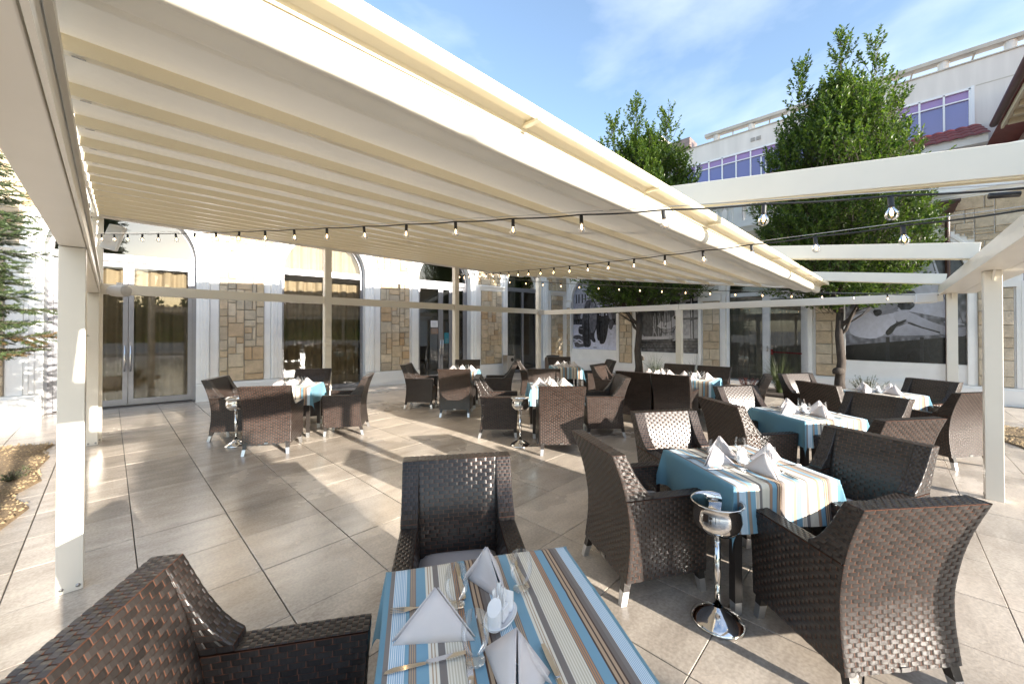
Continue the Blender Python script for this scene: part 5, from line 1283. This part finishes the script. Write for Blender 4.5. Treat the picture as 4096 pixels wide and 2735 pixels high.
dup(HT, (1.0,-5.6,0), 120, 'small hornbeam added behind the viewer to shade the near floor', HB, (.50,.50,.45)); dup(HT, (9.6,-6.2,0), 60, 'hornbeam tree right of the pergola front', HB, (.85,.85,1.0))  # first tree, out of view, is added and sized to shade the floor
# spruce at the left edge
sp_ = thing('blue_spruce', 'bluish green spruce with drooping needled boughs at the left frame edge', 'tree', (-1.78,7.60,0)); r = random.Random(4)
q = MB(); q.tube([(0,0,0),(0,0,3),(0,0,6)], [.09,.06,.01], 9); wd = MB(); nd = MB()
def needle_twig(p, d, L_, old=False):
    n_ = int(L_*360); u_ = d.orthogonal().normalized(); v_ = d.cross(u_)
    for i in range(n_):
        t = i/n_; c_ = p+d*L_*t; a = r.uniform(0,6.28); s_ = u_*math.cos(a)+v_*math.sin(a); nd_ = (s_*.85+d*.6+Vector((0,0,.15))).normalized(); l = r.uniform(.024,.040); w = nd_.cross(d).normalized()*.0042
        nd.add([c_-w, c_+w, c_+nd_*l], [(0,1,2)], 1 if old else 0)
    nd.add([p-u_*.004, p+u_*.004, p+d*L_], [(0,1,2)], 1)
for w_ in range(22):
    z = 1.48+w_*.17; Lb = 1.44*(1-(z-1.5)/7.5)
    for k in range(10):
        a = 2*math.pi*k/10+w_*.45+r.uniform(-.2,.2)
        out = Vector((math.cos(a), math.sin(a), 0)); L_ = Lb*r.uniform(.8,1.08); pa = []
        for i in range(7):
            t = i/6; pa.append(Vector((0,0,z))+out*L_*t+Vector((0,0,-.30*t+.22*t*t)))
        wd.tube(pa, [.016*(1-i/7.5) for i in range(7)], 5)
        sd_ = out.cross(Vector((0,0,1)))
        for i in range(24):
            t = .15+.83*i/24; j = min(5, int(t*6)); p = pa[j].lerp(pa[j+1], t*6-j); s_ = 1 if i % 2 else -1
            tl = (.42*(1-t)+.12)*r.uniform(.8,1.15); d = (out*.75+sd_*s_*.75+Vector((0,0,r.uniform(-.45,.30)))).normalized(); needle_twig(p, d, tl, (z < 1.8 and r.random() < .55) or t < .3 and r.random() < .4)
            if tl > .25:
                for b_ in (.45,.75): 
                    for s2 in (-1,1): needle_twig(p+d*tl*b_, (d*.75+d.cross(Vector((0,0,1)))*s2*.7).normalized(), tl*.4*(1.2-b_))
        needle_twig(pa[-1]-out*.05, out, .14)
q.build('trunk', M['bark'], sp_, smooth=True); wd.build('boughs', M['bark'], sp_, smooth=True); nd.build('crown', [M['needle'], M['oldneedle']], sp_)
def tuft(loc, label, n, h, spread, seed, mm='grassy', group='ornamental grass tufts'):
    r = random.Random(seed); mb = MB()
    for k in range(n):
        a = r.uniform(0,6.28); out = Vector((math.cos(a),math.sin(a),0)); L_ = h*r.uniform(.55,1.15); sp2 = spread*r.random()**.7; w = r.uniform(.002,.004); p0 = Vector((out.x*.07*r.random(), out.y*.07*r.random(), 0)); pts = []
        for i in range(7):
            t = i/6; pts.append(p0+out*(sp2*(t**1.7))+Vector((0,0,L_*(t-.42*(sp2/spread)*t**2.6))))
        s_ = out.cross(Vector((0,0,1)))
        vs = []
        for i, p in enumerate(pts): ww = w*(1-(i/6.2)**2); vs += [p-s_*ww, p+s_*ww]
        mb.add(vs, [(2*i,2*i+1,2*i+3,2*i+2) for i in range(6)])
    o = mb.build('grass_tuft', M[mm]); o.location = loc; return tag(o, label, 'grass', group)
tuft((11.75,5.2,.03), 'arching grass tuft at the foot of the left hornbeam trunk', 240, .95, .85, 1)
tuft((11.7,1.95,.03), 'tall arching grass tuft before the curtained white door', 330, 1.1, 1.0, 2)
tuft((12.0,4.1,.03), 'thin grass tuft before the stone pillar beside the white door', 90, 1.0, .8, 3)
def shrub(loc, label, n, h, rad, mm, seed, ll=.03):
    r = random.Random(seed); mb = MB(); wd = MB()
    for k in range(n):
        a = r.uniform(0,6.28); out = Vector((math.cos(a),math.sin(a),0)); d = (out*r.uniform(.2,1)*rad/h+Vector((0,0,1))).normalized(); L_ = h*r.uniform(.6,1.1); wd.tube([Vector((0,0,0)), d*L_], [.005,.002], 4)
        for i in range(int(L_*90)):
            t = .15+.85*r.random(); leaf_quad(mb, d*L_*t, (rv(r)+d*.8).normalized(), rv(r), ll*r.uniform(.7,1.2), ll*.4)
    t_ = thing('shrub', label, 'shrub', loc); mb.build('leaves', M[mm], t_); wd.build('stems', M['bark'], t_); return t_
shrub((12.1,.35,.03), 'low twiggy shrub at the foot of the right hornbeam trunk', 46, .55, .5, 'shrubl', 1); shrub((11.4,2.6,.03), 'small dark red shrub left of the tall grass tuft', 34, .42, .38, 'redl', 2, .035)
shrub((-1.0,6.05,.02), 'rosemary bush in the left gravel bed', 60, .42, .28, 'shrubl', 3, .028); shrub((-.72,6.75,.02), 'small trailing plant on the left gravel bed edge', 26, .16, .30, 'shrubl', 4, .03)

# ------------------------------------------------------------------ behind the viewer: garden wall, hedge (seen only in the door glass)
gw = thing('garden_wall', 'low white garden wall behind the viewer', 'wall', (0,-13,0)); q = MB(); q.box(-20,20,0,.25,0,.62); q.build('wall', M['plaster'], gw); q = MB(); q.box(-20,20,-.04,.29,.622,.68); q.build('coping', M['trim'], gw)
r = random.Random(8); hg = MB()
for k in range(9000):
    p = Vector((r.uniform(-20,20), -14.6+r.uniform(-.45,.45), r.uniform(.1,1.45))); leaf_quad(hg, p, rv(r), rv(r), .13, .08)
tag(hg.build('hedge', M['leaf']), 'clipped green hedge behind the garden wall', 'hedge')

tl_ = MB(); r = random.Random(21)
for k in range(16):
    x = -42+k*5.6+r.uniform(-1,1); y = -46+r.uniform(-4,4); h = r.uniform(5.2,7.6)
    for i in range(520):
        z = h*r.random()**.8; R_ = 2.4*math.sin(math.pi*min(1,(z/h)*.86+.14))+.3; a = r.uniform(0,6.28); f = r.random()**.4
        leaf_quad(tl_, Vector((x+math.cos(a)*R_*f, y+math.sin(a)*R_*f, z)), rv(r), rv(r), .55, .4)
tl_.box(-48,48,-50,-47,-.04,4.6)  # solid block added inside the trees to cut the bright horizon in reflections
tag(tl_.build('treeline', M['leaf']), 'row of trees with an added solid core far behind the viewer', 'trees', kind='stuff')
